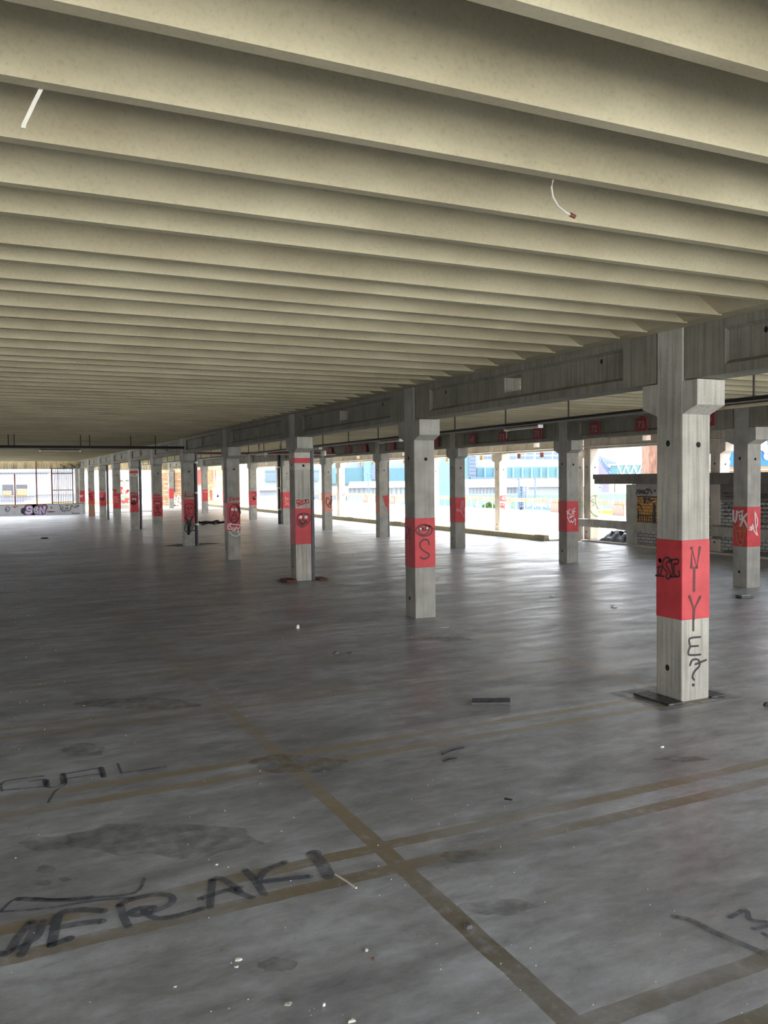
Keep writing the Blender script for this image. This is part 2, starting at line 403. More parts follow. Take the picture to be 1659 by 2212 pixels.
ink(r, 'graffiti_lettering', SX1, cA, [[(882, 1192), (914, 1186), (904, 1240), (872, 1249)], [(872, 1249), (930, 1254)], [(893, 1195), (888, 1240)],
 [(985, 1150), (962, 1123), (932, 1130), (918, 1165), (930, 1200), (952, 1228), (945, 1262), (962, 1272), (975, 1245), (962, 1205), (944, 1172), (962, 1150), (985, 1165)],
 [(965, 1142), (1028, 1135), (1026, 1166), (1004, 1166)], [(1000, 1166), (1002, 1236), (1022, 1256), (1038, 1250), (1034, 1216)], [(984, 1172), (990, 1240), (975, 1258), (1020, 1256)]], .019, 'black')
ink(r, 'graffiti_lettering', fy(0), cA, [[(1118, 1193), (1121, 1056), (1156, 1194), (1177, 1052)], [(1138, 1196), (1136, 1354)], [(1105, 1397), (1136, 1488), (1178, 1402)], [(1136, 1486), (1133, 1560)]], .031, 'dkred', curve=False)
ink(r, 'graffiti_lettering', fy(0), c5, [[(474, 1660), (474, 1735)], [(510, 1769), (454, 1778), (458, 1818), (450, 1838), (453, 1862), (510, 1860)], [(458, 1818), (498, 1815)],
 [(457, 1916), (470, 1888), (500, 1888), (506, 1918), (480, 1948), (470, 1975), (478, 1992)], [(485, 1911), (540, 1888)]], .021, 'black')
ink(r, 'graffiti_lettering', fy(0), c5, [[(474, 2018)]], .035, 'black')
ink(r, 'graffiti_lettering', fy(0), cA, [[(1118, 1056)], [(1177, 1054)], [(1118, 1190)], [(1155, 1190)], [(1105, 1397)], [(1178, 1402)], [(1136, 1354)]], .036, 'dkred')
r = R1[1]
ink(r, 'smiley_face', fy(1), cB, [oval(517, 1395, 67, 47), [(470, 1404), (488, 1424), (520, 1431), (548, 1415), (560, 1394)], [(510, 1349), (562, 1358), (600, 1384)], [(518, 1376), (512, 1392), (528, 1394)], oval(490, 1380, 14, 12, 8), oval(545, 1376, 14, 12, 8)], .022, 'dkred')
ink(r, 'painted_eye', fy(1), cB, [[(490, 1381)], [(545, 1376)]], .04, 'white', off=.008)
ink(r, 'graffiti_lettering', fy(1), cB, [[(560, 1512), (548, 1476), (515, 1471), (485, 1500), (492, 1542), (530, 1572), (560, 1592), (546, 1620), (512, 1628), (487, 1617)]], .027, 'dkred')
ink(r, 'graffiti_lettering', SX1, cB, [[(366, 1378), (392, 1372), (392, 1420), (368, 1450), (372, 1460)], [(392, 1390), (410, 1386)], [(398, 1388), (398, 1458), (412, 1462)], [(366, 1458), (384, 1462)], [(374, 1384), (372, 1430)]], .022, 'dkred')
r = R1[2]
ink(r, 'graffiti_lettering', fy(2), cC, [[(936, 1160), (898, 1166), (902, 1196), (934, 1186)], [(905, 1200), (935, 1198)], [(950, 1176), (978, 1172), (966, 1156), (948, 1176), (958, 1204), (990, 1196)], [(998, 1162), (1034, 1154), (1040, 1190), (1006, 1194), (998, 1162)], [(914, 1224), (935, 1212), (966, 1210)]], .036, 'redsp', curve=False)
ink(r, 'drawn_face', fy(2), cC, [[(904, 1400), (910, 1340), (960, 1312), (1022, 1318), (1053, 1350), (1036, 1410), (1000, 1450), (955, 1465), (915, 1440), (904, 1400)], [(924, 1336), (948, 1322), (966, 1332)], [(990, 1330), (1020, 1325)], [(976, 1364), (964, 1390), (996, 1390)],
 [(924, 1384), (934, 1424), (960, 1447), (1002, 1420), (1016, 1398), (996, 1406), (962, 1424), (940, 1394), (924, 1384)], [(938, 1408), (962, 1436), (995, 1414)]], .026, 'dkred')
ink(r, 'painted_eye', fy(2), cC, [[(945, 1354)], [(1005, 1354)]], .075, 'white', off=.008)
r = R1[3]
ink(r, 'graffiti_lettering', fy(3), cE, [[(1178, 1138), (1145, 1145), (1148, 1168), (1182, 1172), (1150, 1196)], [(1200, 1172), (1232, 1164), (1215, 1140), (1198, 1162), (1215, 1184), (1242, 1178)], [(1264, 1148), (1303, 1145), (1300, 1174), (1266, 1176), (1264, 1148)]], .036, 'redsp', curve=False)
ink(r, 'drawn_face', fy(3), cE, [[(1160, 1500), (1150, 1420), (1163, 1300), (1205, 1258), (1268, 1262), (1302, 1330), (1306, 1420), (1280, 1510), (1216, 1556), (1160, 1500)], [(1216, 1370), (1210, 1410), (1180, 1440), (1215, 1430), (1240, 1442), (1266, 1434), (1240, 1405), (1236, 1370)],
 [(1175, 1468), (1180, 1500), (1215, 1540), (1262, 1510), (1280, 1470), (1246, 1470), (1220, 1500), (1192, 1466), (1175, 1468)]], .03, 'dkred')
ink(r, 'drawn_face', fy(3), cE, [[(1262, 1262), (1296, 1310), (1312, 1385)], [(1280, 1290), (1305, 1350)]], .07, 'dkred')
ink(r, 'painted_eye', fy(3), cE, [[(1195, 1330)], [(1253, 1330)]], .09, 'white', off=.008)
ink(r, 'graffiti_lettering', fy(3), cE, [[(1178, 1566), (1145, 1590), (1176, 1620), (1166, 1652), (1138, 1640)], [(1205, 1618), (1190, 1645), (1208, 1668), (1228, 1645), (1208, 1618)], [(1244, 1614), (1236, 1668)], [(1244, 1616), (1268, 1612)], [(1240, 1640), (1262, 1636)], [(1272, 1622), (1286, 1650)], [(1306, 1612), (1276, 1682)],
 [(1130, 1650), (1124, 1582), (1160, 1555), (1230, 1572), (1308, 1580), (1332, 1620)], [(1140, 1680), (1190, 1735), (1262, 1756), (1322, 1728)], [(1290, 1680), (1300, 1725), (1330, 1712)]], .026, 'white')
r = R1[4]
ink(r, 'graffiti_lettering', fy(4), cE, [[(422, 1112), (444, 1100), (445, 1040), (454, 1125), (482, 1075), (490, 1130), (520, 1060), (530, 1125), (552, 1070), (556, 1125), (580, 1060), (582, 1125)], [(432, 1134), (580, 1122)]], .034, 'redsp', curve=False)
ink(r, 'drawn_face', fy(4), cE, [[(455, 1440), (442, 1340), (446, 1262), (500, 1240), (562, 1250), (584, 1290), (570, 1380), (585, 1395)], [(466, 1296), (492, 1326)], [(466, 1326), (492, 1298)], [(528, 1296), (550, 1322)], [(528, 1322), (550, 1298)], [(508, 1310), (494, 1370), (516, 1386)], [(458, 1424), (500, 1400), (560, 1408), (586, 1390), (576, 1430), (500, 1442), (458, 1424)]], .030, 'dkred')
ink(r, 'black_beard', fy(4), cE, [[(450, 1460), (484, 1540), (490, 1718)], [(562, 1450), (524, 1530), (500, 1720)], [(476, 1500), (510, 1560), (505, 1700)], [(478, 1620), (520, 1600)]], .085, 'black')
ink(r, 'black_beard', fy(4), cE, [[(472, 1520), (438, 1600), (440, 1660), (475, 1690)], [(540, 1560), (556, 1620), (530, 1690)], [(560, 1540), (590, 1600)], [(560, 1670), (590, 1665)]], .04, 'black')
r = R1[5]
ink(r, 'graffiti_lettering', fy(5), cG, [[(1503, 1168), (1530, 1128), (1552, 1160), (1575, 1128), (1600, 1160), (1636, 1150)], [(1505, 1170), (1630, 1168)]], .034, 'redsp')
ink(r, 'drawn_face', fy(5), cG, [[(1508, 1284), (1560, 1264), (1622, 1280), (1644, 1340), (1604, 1396)], [(1578, 1348), (1560, 1405)], [(1578, 1348), (1586, 1420)], [(1574, 1345), (1572, 1412)], [(1592, 1460), (1548, 1466), (1534, 1500), (1580, 1522), (1622, 1504), (1628, 1470), (1604, 1466)], [(1596, 1425), (1594, 1470)], [(1508, 1360), (1540, 1372)]], .036, 'dkred')
ink(r, 'painted_eye', fy(5), cG, [[(1524, 1352)], [(1540, 1300), (1610, 1302)]], .05, 'pinkl', off=.008)
r = R1[6]
ink(r, 'graffiti_lettering', fy(6), cG, [[(1094, 1130), (1112, 1108), (1135, 1128), (1160, 1108), (1190, 1132), (1218, 1120)], [(1095, 1134), (1215, 1136)]], .036, 'redsp')
ink(r, 'drawn_face', fy(6), cG, [[(1116, 1300), (1106, 1230), (1128, 1190), (1180, 1176), (1214, 1205), (1208, 1280), (1165, 1332), (1120, 1320)], [(1158, 1240), (1150, 1268), (1172, 1268)]], .036, 'dkred')
ink(r, 'drawn_face', fy(6), cG, [[(1112, 1298), (1145, 1290), (1186, 1292)], [(1120, 1310), (1170, 1306)]], .09, 'dkred')
ink(r, 'painted_eye', fy(6), cG, [[(1140, 1227)], [(1180, 1229)]], .085, 'white', off=.009)
r = R1[7]
ink(r, 'graffiti_lettering', fy(7), cG, [[(776, 1056), (834, 1062), (838, 1082), (780, 1074), (832, 1100), (800, 1118), (816, 1125)]], .05, 'redsp')
ink(r, 'chalk_writing', fy(7), cG, [[(805, 1190), (858, 1184)], [(800, 1222), (830, 1214), (868, 1226)], [(800, 1256), (830, 1246), (868, 1252)], [(806, 1284), (840, 1278), (872, 1288)]], .05, 'pinkl')
r = R1[8]
ink(r, 'graffiti_lettering', fy(8), cG, [[(545, 1062), (566, 1054), (585, 1070), (616, 1058)]], .045, 'redsp')
ink(r, 'chalk_writing', fy(8), cG, [[(545, 1130), (610, 1126)], [(550, 1160), (606, 1156)], [(552, 1185), (600, 1182)]], .045, 'pinkl')
ink(r, 'graffiti_lettering', fy(8), cG, [[(548, 1216), (566, 1250), (588, 1212), (600, 1250), (622, 1240), (618, 1200), (600, 1215)]], .06, 'dkred')
r = R1[9]
ink(r, 'graffiti_lettering', fy(9), cG, [[(342, 1140), (402, 1138)], [(366, 1130), (372, 1190), (354, 1176)], [(370, 1190), (410, 1185)], [(372, 1220), (400, 1214), (404, 1246), (384, 1244)]], .06, 'dkred')
ink(r, 'graffiti_lettering', fy(9), cG, [[(336, 1070), (350, 1044), (372, 1052), (380, 1078), (345, 1090)]], .045, 'redsp')
r = R1[10]
ink(r, 'graffiti_lettering', fy(10), cG, [[(186, 1160), (200, 1192), (212, 1162), (222, 1186), (240, 1160)]], .07, 'white')

lab2 = {1: 'shaded column with white lettering and a gold drawn face on its red band',
 2: 'second-row column with thin white scrawl on red band, left of the tiled wall',
 3: 'second-row column with a looping white signature on its red band, crumbled at the foot',
 4: 'second-row column whose red band has flaked to a slanting patch, thin pipe behind',
 5: 'second-row column with faded red band and a dark line drawing',
 6: 'dark-sided second-row column with pale pink scribbles, just left of the collared column',
 7: 'second-row column with smudged dark tag on bright red band, right of SOFY column',
 8: 'second-row column standing directly behind the SOFY column',
 9: 'plain red-banded column in front of the orange brick wall',
 10: 'second-row column standing directly behind the bearded-face column',
 11: 'farthest second-row column, by the left edge of the brick wall'}
R2 = {}
for k in range(1, 12):
    R2[k] = column(X2, Y0+S*k, 0, lab2[k], band=None if k == 4 else ('redfaded' if k == 5 else 'red'), corbels=(1, 1))
r = R2[1]
ink(r, 'graffiti_lettering', SX2, cZ, [[(398, 1240), (399, 1330), (416, 1356), (428, 1320), (434, 1245)], [(452, 1256), (494, 1240), (484, 1290), (456, 1284), (466, 1330), (500, 1310), (534, 1272)], [(484, 1296), (516, 1350), (542, 1406)], [(470, 1390), (490, 1340)]], .05, 'white', curve=False)
ink(r, 'gold_face', SX2, cZ, [[(400, 1404), (412, 1400), (424, 1450), (436, 1550), (466, 1590), (492, 1570), (506, 1480), (530, 1412)], [(440, 1442), (484, 1452)], [(466, 1420), (470, 1500)], [(458, 1530), (474, 1524), (486, 1544)], [(440, 1400), (468, 1378), (500, 1396), (505, 1470)], [(444, 1330), (466, 1376)]], .022, 'gold')
ink(r, 'graffiti_lettering', fy(1), cZ, [[(611, 1238), (642, 1345), (624, 1420)], [(612, 1240), (622, 1400), (638, 1488), (602, 1438)], [(558, 1432), (602, 1416)], [(574, 1396), (578, 1440)], [(590, 1376), (598, 1434)], [(562, 1410), (600, 1400)]], .024, 'white')
r = R2[2]
ink(r, 'graffiti_lettering', fy(2), cY, [[(444, 1322), (450, 1380)], [(478, 1300), (458, 1350), (492, 1372)], [(508, 1310), (512, 1370)], [(545, 1290), (526, 1310), (530, 1368)], [(528, 1335), (548, 1330)], [(500, 1384), (468, 1418), (530, 1388)], [(446, 1400), (462, 1440), (490, 1470)], [(466, 1445), (482, 1470), (500, 1450), (516, 1476), (548, 1420), (548, 1506)]], .024, 'white')
r = R2[3]
ink(r, 'graffiti_lettering', fy(3), cX, [[(588, 1196), (610, 1160), (612, 1214), (634, 1176), (640, 1212), (664, 1180), (660, 1216)], [(676, 1150), (690, 1040), (668, 1070), (660, 1180), (672, 1226), (692, 1180), (694, 1050)], [(670, 1226), (706, 1290)]], .028, 'pinkl')
r = R2[4]
fill(fy(4), cP, [(628, 658), (668, 655), (706, 655), (708, 780), (706, 908), (698, 880), (690, 805), (664, 788), (648, 720)], off=.004).build('flaked_red_paint', M['redsp'], r, fix=False)
MB().box(X2-.004, X2-.002, Y0+4*S+.01, Y0+4*S+CD-.01, .95, 1.706).build('painted_band', M['redfaded'], r)
r = R2[5]
ink(r, 'line_drawing', fy(5), c7, [[(1214, 880), (1196, 862), (1180, 876), (1182, 950), (1236, 998), (1240, 950), (1252, 900)], [(1208, 964), (1222, 936), (1232, 960)], [(1226, 920), (1240, 884), (1254, 880), (1252, 928), (1230, 930)], [(1236, 850), (1252, 846), (1256, 862)]], .045, 'dkred')
r = R2[6]
ink(r, 'graffiti_lettering', fy(6), c7, [[(602, 870), (625, 850), (612, 900), (650, 860), (640, 900), (672, 870)], [(600, 930), (630, 910), (622, 950), (660, 920), (648, 960), (674, 945)], [(606, 970), (640, 950), (666, 975)]], .035, 'pinkl')
fill(SX2, c7, [(572, 846), (588, 846), (588, 908), (570, 900)], off=.006).build('ochre_patch', M['gold'], r, fix=False)
r = R2[7]
ink(r, 'graffiti_lettering', fy(7), c7, [[(158, 800), (200, 790), (206, 840), (166, 850), (180, 880), (200, 868)], [(165, 870), (210, 885)], [(176, 850), (180, 900)]], .06, 'dkred')
ink(r, 'graffiti_lettering', fy(7), c7, [[(176, 984), (182, 998), (200, 996), (206, 980)]], .035, 'redsp')
r = R2[9]
ink(r, 'chalk_writing', fy(9), cE, [[(735, 1040), (760, 1056), (785, 1044), (804, 1058)]], .07, 'pinkl')

lab3 = {0: 'outer-row column beside the kiosk, beyond the right edge', 1: 'outer-row column behind the tiled wall, near the right edge', 2: 'outer-row column rising behind the concrete canopy beside the blue hoarding',
 3: 'pale outer-row column with a green S scrawl, its foot at the guard beam', 4: 'outer-row column with red number plate 43 and red tag', 5: 'outer-row column just right of the smiley S column',
 6: 'outer-row column hidden behind the flaked-band column', 7: 'outer-row column with a purple, pink and green patch', 8: 'outer-row column behind the collared grinning column',
 9: 'slim distant outer-row column between two darker columns left of the collared one', 10: 'distant outer-row column with a bright pink band'}
R3 = {}
for k in range(2, 11):
    R3[k] = column(X3, Y0+S*k, .05 if k > 3 else 0, lab3[k], band='pinkband' if k == 10 else None, mat=M['pale'], corbels=(k != 3, k != 3))
r = R3[3]
ink(r, 'graffiti_lettering', fy(3), cK, [[(352, 1150), (320, 1148), (316, 1180), (358, 1200), (364, 1240), (332, 1250)], [(302, 1110), (350, 1078), (420, 1080)], [(386, 1078), (388, 1190), (410, 1270), (440, 1320)], [(300, 1350), (350, 1420), (420, 1450)]], .022, 'green')
rr = column(19.74, 24.98, 0, 'pale column with green PU lettering, left of the green S column', band=None, mat=M['pale'], corbels=(0, 1))
MB().prism([(24.99, 3.01), (24.99-.195, 3.10), (24.99-.195, 3.36), (24.99, 3.36)], 'x', 19.742, 19.742+.345).build('corbel', M['pale'], rr, .006)
ink(rr, 'graffiti_lettering', ('y', 24.98), cK, [[(70, 1185), (96, 1148), (128, 1160)], [(90, 1180), (86, 1236)], [(90, 1184), (118, 1180), (114, 1206), (90, 1208)], [(132, 1190), (134, 1236), (160, 1246), (168, 1186)], [(68, 1305), (120, 1272), (190, 1282)]], .022, 'green')
r = R3[4]
pl = MB(); a = onplane('y', Y0+4*S, 900+1244/6.9125, 930+1058/6.9125); bq = onplane('y', Y0+4*S, 900+1338/6.9125, 930+968/6.9125)
pl.box(a.x, bq.x, a.y-.02, a.y, a.z, bq.z); npl = pl.build('number_plate', M['redsp'], r)
def text(body, size, mat, parent, loc, rot, name='lettering', depth=.002, align='CENTER'):
    cu = bpy.data.curves.new(name, 'FONT'); cu.body = body; cu.size = size; cu.extrude = depth; cu.align_x = align; cu.align_y = 'CENTER'
    tmp = bpy.data.objects.new(name, cu); C.objects.link(tmp); cu.materials.append(mat)
    me = bpy.data.meshes.new_from_object(tmp); bpy.data.objects.remove(tmp); bpy.data.curves.remove(cu)
    o = bpy.data.objects.new(name, me); C.objects.link(o)
    o.parent = parent; o.location = Vector(loc) - W.get(parent.name, Vector()); o.rotation_euler = rot; W[o.name] = Vector(loc); return o
FRONT = (PI/2, 0, 0); SIDEF = (PI/2, 0, -PI/2)
text('43', .22, M['paper'], npl, ((a.x+bq.x)/2+.03, a.y-.025, (a.z+bq.z)/2), FRONT)
ink(r, 'graffiti_lettering', fy(4), cX, [[(1246, 1094), (1290, 1092), (1310, 1110), (1306, 1170)], [(1250, 1110), (1250, 1150), (1290, 1150), (1306, 1120)], [(1256, 1130), (1296, 1130)], [(1275, 1096), (1278, 1150)]], .05, 'redsp')
r = R3[7]
for nm, q, mm in (('purple_patch', [(103, 582), (156, 582), (156, 630), (103, 628)], 'purple'), ('pink_patch', [(108, 626), (150, 626), (148, 652), (110, 652)], 'pinkband'), ('green_patch', [(102, 650), (157, 650), (157, 682), (102, 682)], 'green')):
    fill(fy(7), cP, q, off=.004).build(nm, M[mm], r, fix=False)

# ------------------------------------------------------------------ beams between the columns
def beam(x, ya, yb, label, mat, hole=True):
    r = thing('concrete_beam', (x+CW/2, (ya+yb)/2, ZB), label, 'beam', None)
    g = .018; a, b = ya+g, yb-g; e = .52; ins = .008
    mb = MB(); xa, xb = x+ins, x+CW-ins
    mb.box(xa, xb, a, a+e, ZB, ZT).box(xa, xb, b-e, b, ZB, ZT)
    poly = [(xa, ZB), (xb, ZB), (xb, ZB+.09), (xb-.06, ZB+.13), (xb-.06, ZT-.13), (xb, ZT-.10), (xb, ZT), (xa, ZT), (xa, ZT-.10), (xa+.06, ZT-.13), (xa+.06, ZB+.13), (xa, ZB+.09)]
    m = (a+b)/2; hw = .20
    if hole:
        mb.prism(poly, 'y', a+e, m-hw).prism(poly, 'y', m+hw, b-e)
        mb.prism([(xa, ZB), (xb, ZB), (xb, ZB+.09), (xb-.06, ZB+.13), (xb-.06, ZB+.19), (xa+.06, ZB+.19), (xa+.06, ZB+.13), (xa, ZB+.09)], 'y', m-hw, m+hw)
        mb.prism([(xa+.06, ZT-.15), (xb-.06, ZT-.15), (xb-.06, ZT-.13), (xb, ZT-.10), (xb, ZT), (xa, ZT), (xa, ZT-.10), (xa+.06, ZT-.13)], 'y', m-hw, m+hw)
    else: mb.prism(poly, 'y', a+e, b-e)
    mb.build('girder', mat, r)
    for yy in (a+.95, b-.95): MB().disc((xa+.0555, yy, ZT-.19), Vector((0, .022, 0)), Vector((0, 0, .03))).build('anchor_hole', M['hole'], r, fix=False)
    return r
s1 = ['NIYE?', 'smiley S', 'collared grinning', 'SOFY', 'black-beard', 'mushroom-face', 'small white-eyed', 'pink-writing', 'dark-scribble', 'rusty-footed', 'white-squiggle']
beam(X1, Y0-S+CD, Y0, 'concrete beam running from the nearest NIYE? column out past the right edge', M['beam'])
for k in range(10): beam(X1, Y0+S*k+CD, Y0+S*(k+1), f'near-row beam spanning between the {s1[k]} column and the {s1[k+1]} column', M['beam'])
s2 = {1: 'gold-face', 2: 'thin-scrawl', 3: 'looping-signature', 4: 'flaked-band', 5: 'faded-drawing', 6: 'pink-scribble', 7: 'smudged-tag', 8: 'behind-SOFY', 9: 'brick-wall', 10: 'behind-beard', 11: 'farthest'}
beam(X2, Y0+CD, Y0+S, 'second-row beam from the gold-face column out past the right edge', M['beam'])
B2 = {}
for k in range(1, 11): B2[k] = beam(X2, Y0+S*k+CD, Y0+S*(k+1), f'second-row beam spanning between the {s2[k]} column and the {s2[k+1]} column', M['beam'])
s3 = {0: 'off-frame', 1: 'right-edge', 2: 'canopy', 3: 'green-S', 4: 'number-43', 5: 'fifth', 6: 'hidden', 7: 'purple-patch', 8: 'masked', 9: 'slim', 10: 'pink-band'}
for k in range(1, 10):
    ya = Y0+S*k+CD
    if k == 3: ya = 24.98+CD
    beam(X3, ya, Y0+S*(k+1), f'outer-row pale beam spanning between the {s3[k]} column and the {s3[k+1]} column', M['pale'])
# cross beams at the far ends
tag(MB().box(-9.4, X1-.02, 66.3, 66.65, 3.33, 3.9).build('concrete_beam', M['tan']), 'yellowish stained cross beam above the far fenced opening, left', 'beam')
tag(MB().box(X1+CW+.02, X2, 73.0, 73.4, 3.30, 3.95).build('concrete_beam', M['tan']), 'yellowish cross beam across the far end, between the pillar rows', 'beam')
tag(MB().box(X2+CW+.02, X3, 77.82, 78.17, 3.35, 3.95).build('concrete_beam', M['tan']), 'cross beam above the orange brick wall', 'beam')

# number plates on the second-row beams
def plate(yc, txt, label, sz=.36, zc=3.62):
    r = thing('number_plate', (X2-.02, yc, zc), label, 'sign', 'red bay number plates on the second-row beam')
    MB().box(X2-.035, X2+.005, yc-sz/2, yc+sz/2, zc-.17, zc+.15).build('plate', M['plate'], r)
    MB().box(X2-.036, X2-.0, yc-.05, yc+.05, zc+.15, zc+.19).build('hanger_tab', M['plate'], r)
    if txt: text(txt, .24, M['platef'], r, (X2-.038, yc, zc-.02), SIDEF, 'digits')
plate(17.37, '72', 'red bay plate numbered 72'); plate(15.65, '73', 'red bay plate numbered 73 over the beam hole'); plate(19.85, '71', 'red bay plate numbered 71')
plate(13.6, '74', 'red bay plate hidden behind the nearest column')
plate(21.65, '70', 'dim red bay plate just left of plate 71, over the beam hole'); plate(23.4, '69', 'dim red bay plate third to the left of plate 72')
for yy, l in ((25.84, 'dim red bay plate right of the smiley S column top'), (29.3, 'small red bay plate just left of the smiley S column top'), (31.9, 'small red bay plate second left of the smiley S column'), (33.6, 'small red bay plate beside the white lamp head'), (35.7, 'small faint red bay plate right of the collared column top')):
    plate(yy, None, l, .34, 3.64)
# small square signs under the outer beam
for i, (yy, l) in enumerate(((28.26, 'brown square sign nearest the green S column'), (29.88, 'brown square sign second from the right under outer beam'), (32.86, 'dark square sign left of the number 43 column'), (36.02, 'brown square sign right of the smiley S column'), (40.66, 'small square sign left of the smiley S column'), (44.68, 'small square sign near the flaked-band column'), (46.44, 'small square sign right of the purple-patch column'))):
    r = thing('hanging_sign', (20.66, yy, 3.36), l, 'sign', 'small square signs hanging below the outer beam')
    MB().box(20.64, 20.68, yy-.11, yy+.11, 3.17, 3.37).build('sign_board', M['rust'] if i < 2 else M['gold'], r)
    MB().tube([(20.66, yy, 3.37), (20.66, yy, 4.22)], .008, 6).build('hanger', M['metal'], r)

# ------------------------------------------------------------------ drainpipes, conduits, lamps
def pipe(x, y, label, m, r_=.055, z1=3.9, z0=0):
    t = thing('drainpipe', (x, y, z0), label, 'pipe')
    MB().tube([(x, y, z0), (x, y, z1)], r_, 14).build('pipe', m, t)
    for zz in (.75, 1.9, 3.0): MB().tube([(x, y, zz), (x, y, zz+.06)], r_+.008, 14).build('pipe_collar', M['galv'] if m is M['pipeb'] else m, t)
pipe(7.03, 18.70, 'grey drainpipe on the right side of the collared grinning column', M['pipe'], .06)
pipe(7.04, 30.66, 'black drainpipe on the right side of the black-beard column', M['pipeb'], .065)
pipe(7.05, 42.68, 'dark drainpipe right of the small white-eyed-face column', M['pipe'], .07)
pipe(7.05, 54.66, 'dark drainpipe right of the dark-scribble column', M['pipe'], .07)
pipe(14.85, 30.70, 'thin drainpipe at the right of the flaked-band column', M['pipe'], .045)
pipe(14.27, 42.85, 'black tube standing in for the black left face of the pink-scribble column', M['pipeb'], .08)  # added tube stands in for the column's black left face

def run(xa, ya, xb, yb, z, label, rodpts, mat='metal', r_=.024):
    t = thing('cable_conduit', ((xa+xb)/2, (ya+yb)/2, z), label, 'conduit')
    MB().tube([(xa, ya, z), (xb, yb, z)], r_, 8).build('tray', M[mat], t)
    MB().tube([(xa, ya, z-.045), (xb, yb, z-.045)], .016, 8).build('cable', M['galv'], t)
    for (x, y) in rodpts: MB().tube([(x, y, z), (x, y, 3.91)], .016, 6).build('hanger_rod', M['metal'], t)
run(10.2, 5.5, 10.2, 64, 3.5, 'long dark conduit hung lengthwise above the second lane', [(10.2, 8.8+2.15*i) for i in range(26)])
run(-9, 28.9, X1-.3, 28.9, 3.5, 'dark conduit crossing the ceiling from the left edge', [(.78, 28.9), (.95, 28.9), (2.92, 28.9), (3.2, 28.9), (4.5, 28.9), (5.3, 28.9)], r_=.045)
run(X1+.6, 34.6, X2-.2, 34.6, 3.5, 'rusty conduit crossing above the second lane, left of the collared column', [(8.0, 34.6), (9.5, 34.6), (11.6, 34.6)], 'rust', .045)
def lamp(xc, yc, z, along, label, L=1.25):
    dx, dy = (L/2, .07) if along == 'x' else (.07, L/2)
    t = thing('strip_lamp', (xc, yc, z), label, 'lamp', 'fluorescent strip lamps on the conduits')
    MB().box(xc-dx, xc+dx, yc-dy, yc+dy, z, z+.05).build('housing', M['metal'], t, .008)
    MB().box(xc-dx+.03, xc+dx-.03, yc-dy+.01, yc+dy-.01, z-.05, z).build('diffuser', M['tube'], t, .015)
    MB().box(xc-.03, xc+.03, yc-.03, yc+.03, z+.04, 3.51).build('bracket', M['metal'], t)
    for s_ in (-1, 1):
        k = MB()
        if along == 'x': k.box(xc+s_*(dx-.02)-.02, xc+s_*(dx-.02)+.02, yc-.06, yc+.06, z-.055, z+.04)
        else: k.box(xc-.06, xc+.06, yc+s_*(dy-.02)-.02, yc+s_*(dy-.02)+.02, z-.055, z+.04)
        k.build('end_cap', M['galv'], t)
lamp(10.26, 14.7, 3.43, 'y', 'strip lamp below the conduit just left of the nearest column')
lamp(10.26, 9.05, 3.43, 'y', 'strip lamp at the right edge beside the nearest column head')
lamp(10.26, 21.0, 3.43, 'y', 'strip lamp just left of the smiley S column top')
lamp(10.26, 27.0, 3.43, 'y', 'strip lamp just right of the collared grinning column head')
lamp(10.26, 33.0, 3.43, 'y', 'strip lamp between the SOFY and collared column heads')
lamp(2.30, 28.97, 3.40, 'x', 'strip lamp by itself under the left ceiling, pale tube')
t = thing('lamp_head', (13.6, 34.4, 3.5), 'white round lamp head on an arm beside the small red plate', 'lamp')
MB().tube([(10.6, 34.4, 3.91), (10.6, 34.4, 3.56), (13.5, 34.4, 3.5)], .03).build('arm', M['metal'], t)
MB().tube([(13.5, 34.4, 3.62), (13.5, 34.4, 3.40)], .13, 14).build('lamp_head_shell', M['strap'], t, .02)
# conduit under the outer beam
tag(MB().tube([(19.2, 6, 3.42), (19.2, 52, 3.42)], .022, 8).build('cable_conduit', M['galv']), 'thin pale conduit running below the ceiling just inside the outer row', 'conduit')

# straps hanging from the near ribs
p = [onplane('y', 3.54, *q) for q in ((90, 188), (74, 222), (62, 248), (52, 268), (50, 277))]
t = MB(); hv = Vector((.007, 0, 0))
def ribbon(pts, hw, th=.003):
    mb = MB(); n = 0
    for q in pts:
        mb.v += [(q[0]-hw, q[1]-th, q[2]), (q[0]+hw, q[1]-th, q[2]), (q[0]+hw, q[1]+th, q[2]), (q[0]-hw, q[1]+th, q[2])]
    for i in range(len(pts)-1):
        a = i*4
        for j in range(4): mb.f.append((a+j, a+(j+1) % 4, a+4+(j+1) % 4, a+4+j))
    mb.f += [(0, 1, 2, 3), (len(mb.v)-4, len(mb.v)-3, len(mb.v)-2, len(mb.v)-1)]
    return mb
p[0].z = 3.90
tag(ribbon(p, .008).build('hanging_strap', M['strap']), 'pale straight strap dangling from a ceiling rib at upper left', 'strap')
p = [onplane('y', 3.56, *q) for q in ((1195, 386), (1191, 405), (1194, 425), (1205, 445), (1222, 459), (1236, 466))]
p[0].z = 3.90
t = thing('hanging_strap', tuple(p[0]), 'curved pale strap with a dark end knob hanging from a rib at upper right', 'strap')
MB().tube([tuple(q) for q in p], .0055, 8).build('strap_band', M['strap'], t)
q = p[-1]; MB().tube([(q.x-.012, q.y, q.z+.005), (q.x+.018, q.y, q.z-.004)], .011, 8).build('end_knob', M['rust'], t)

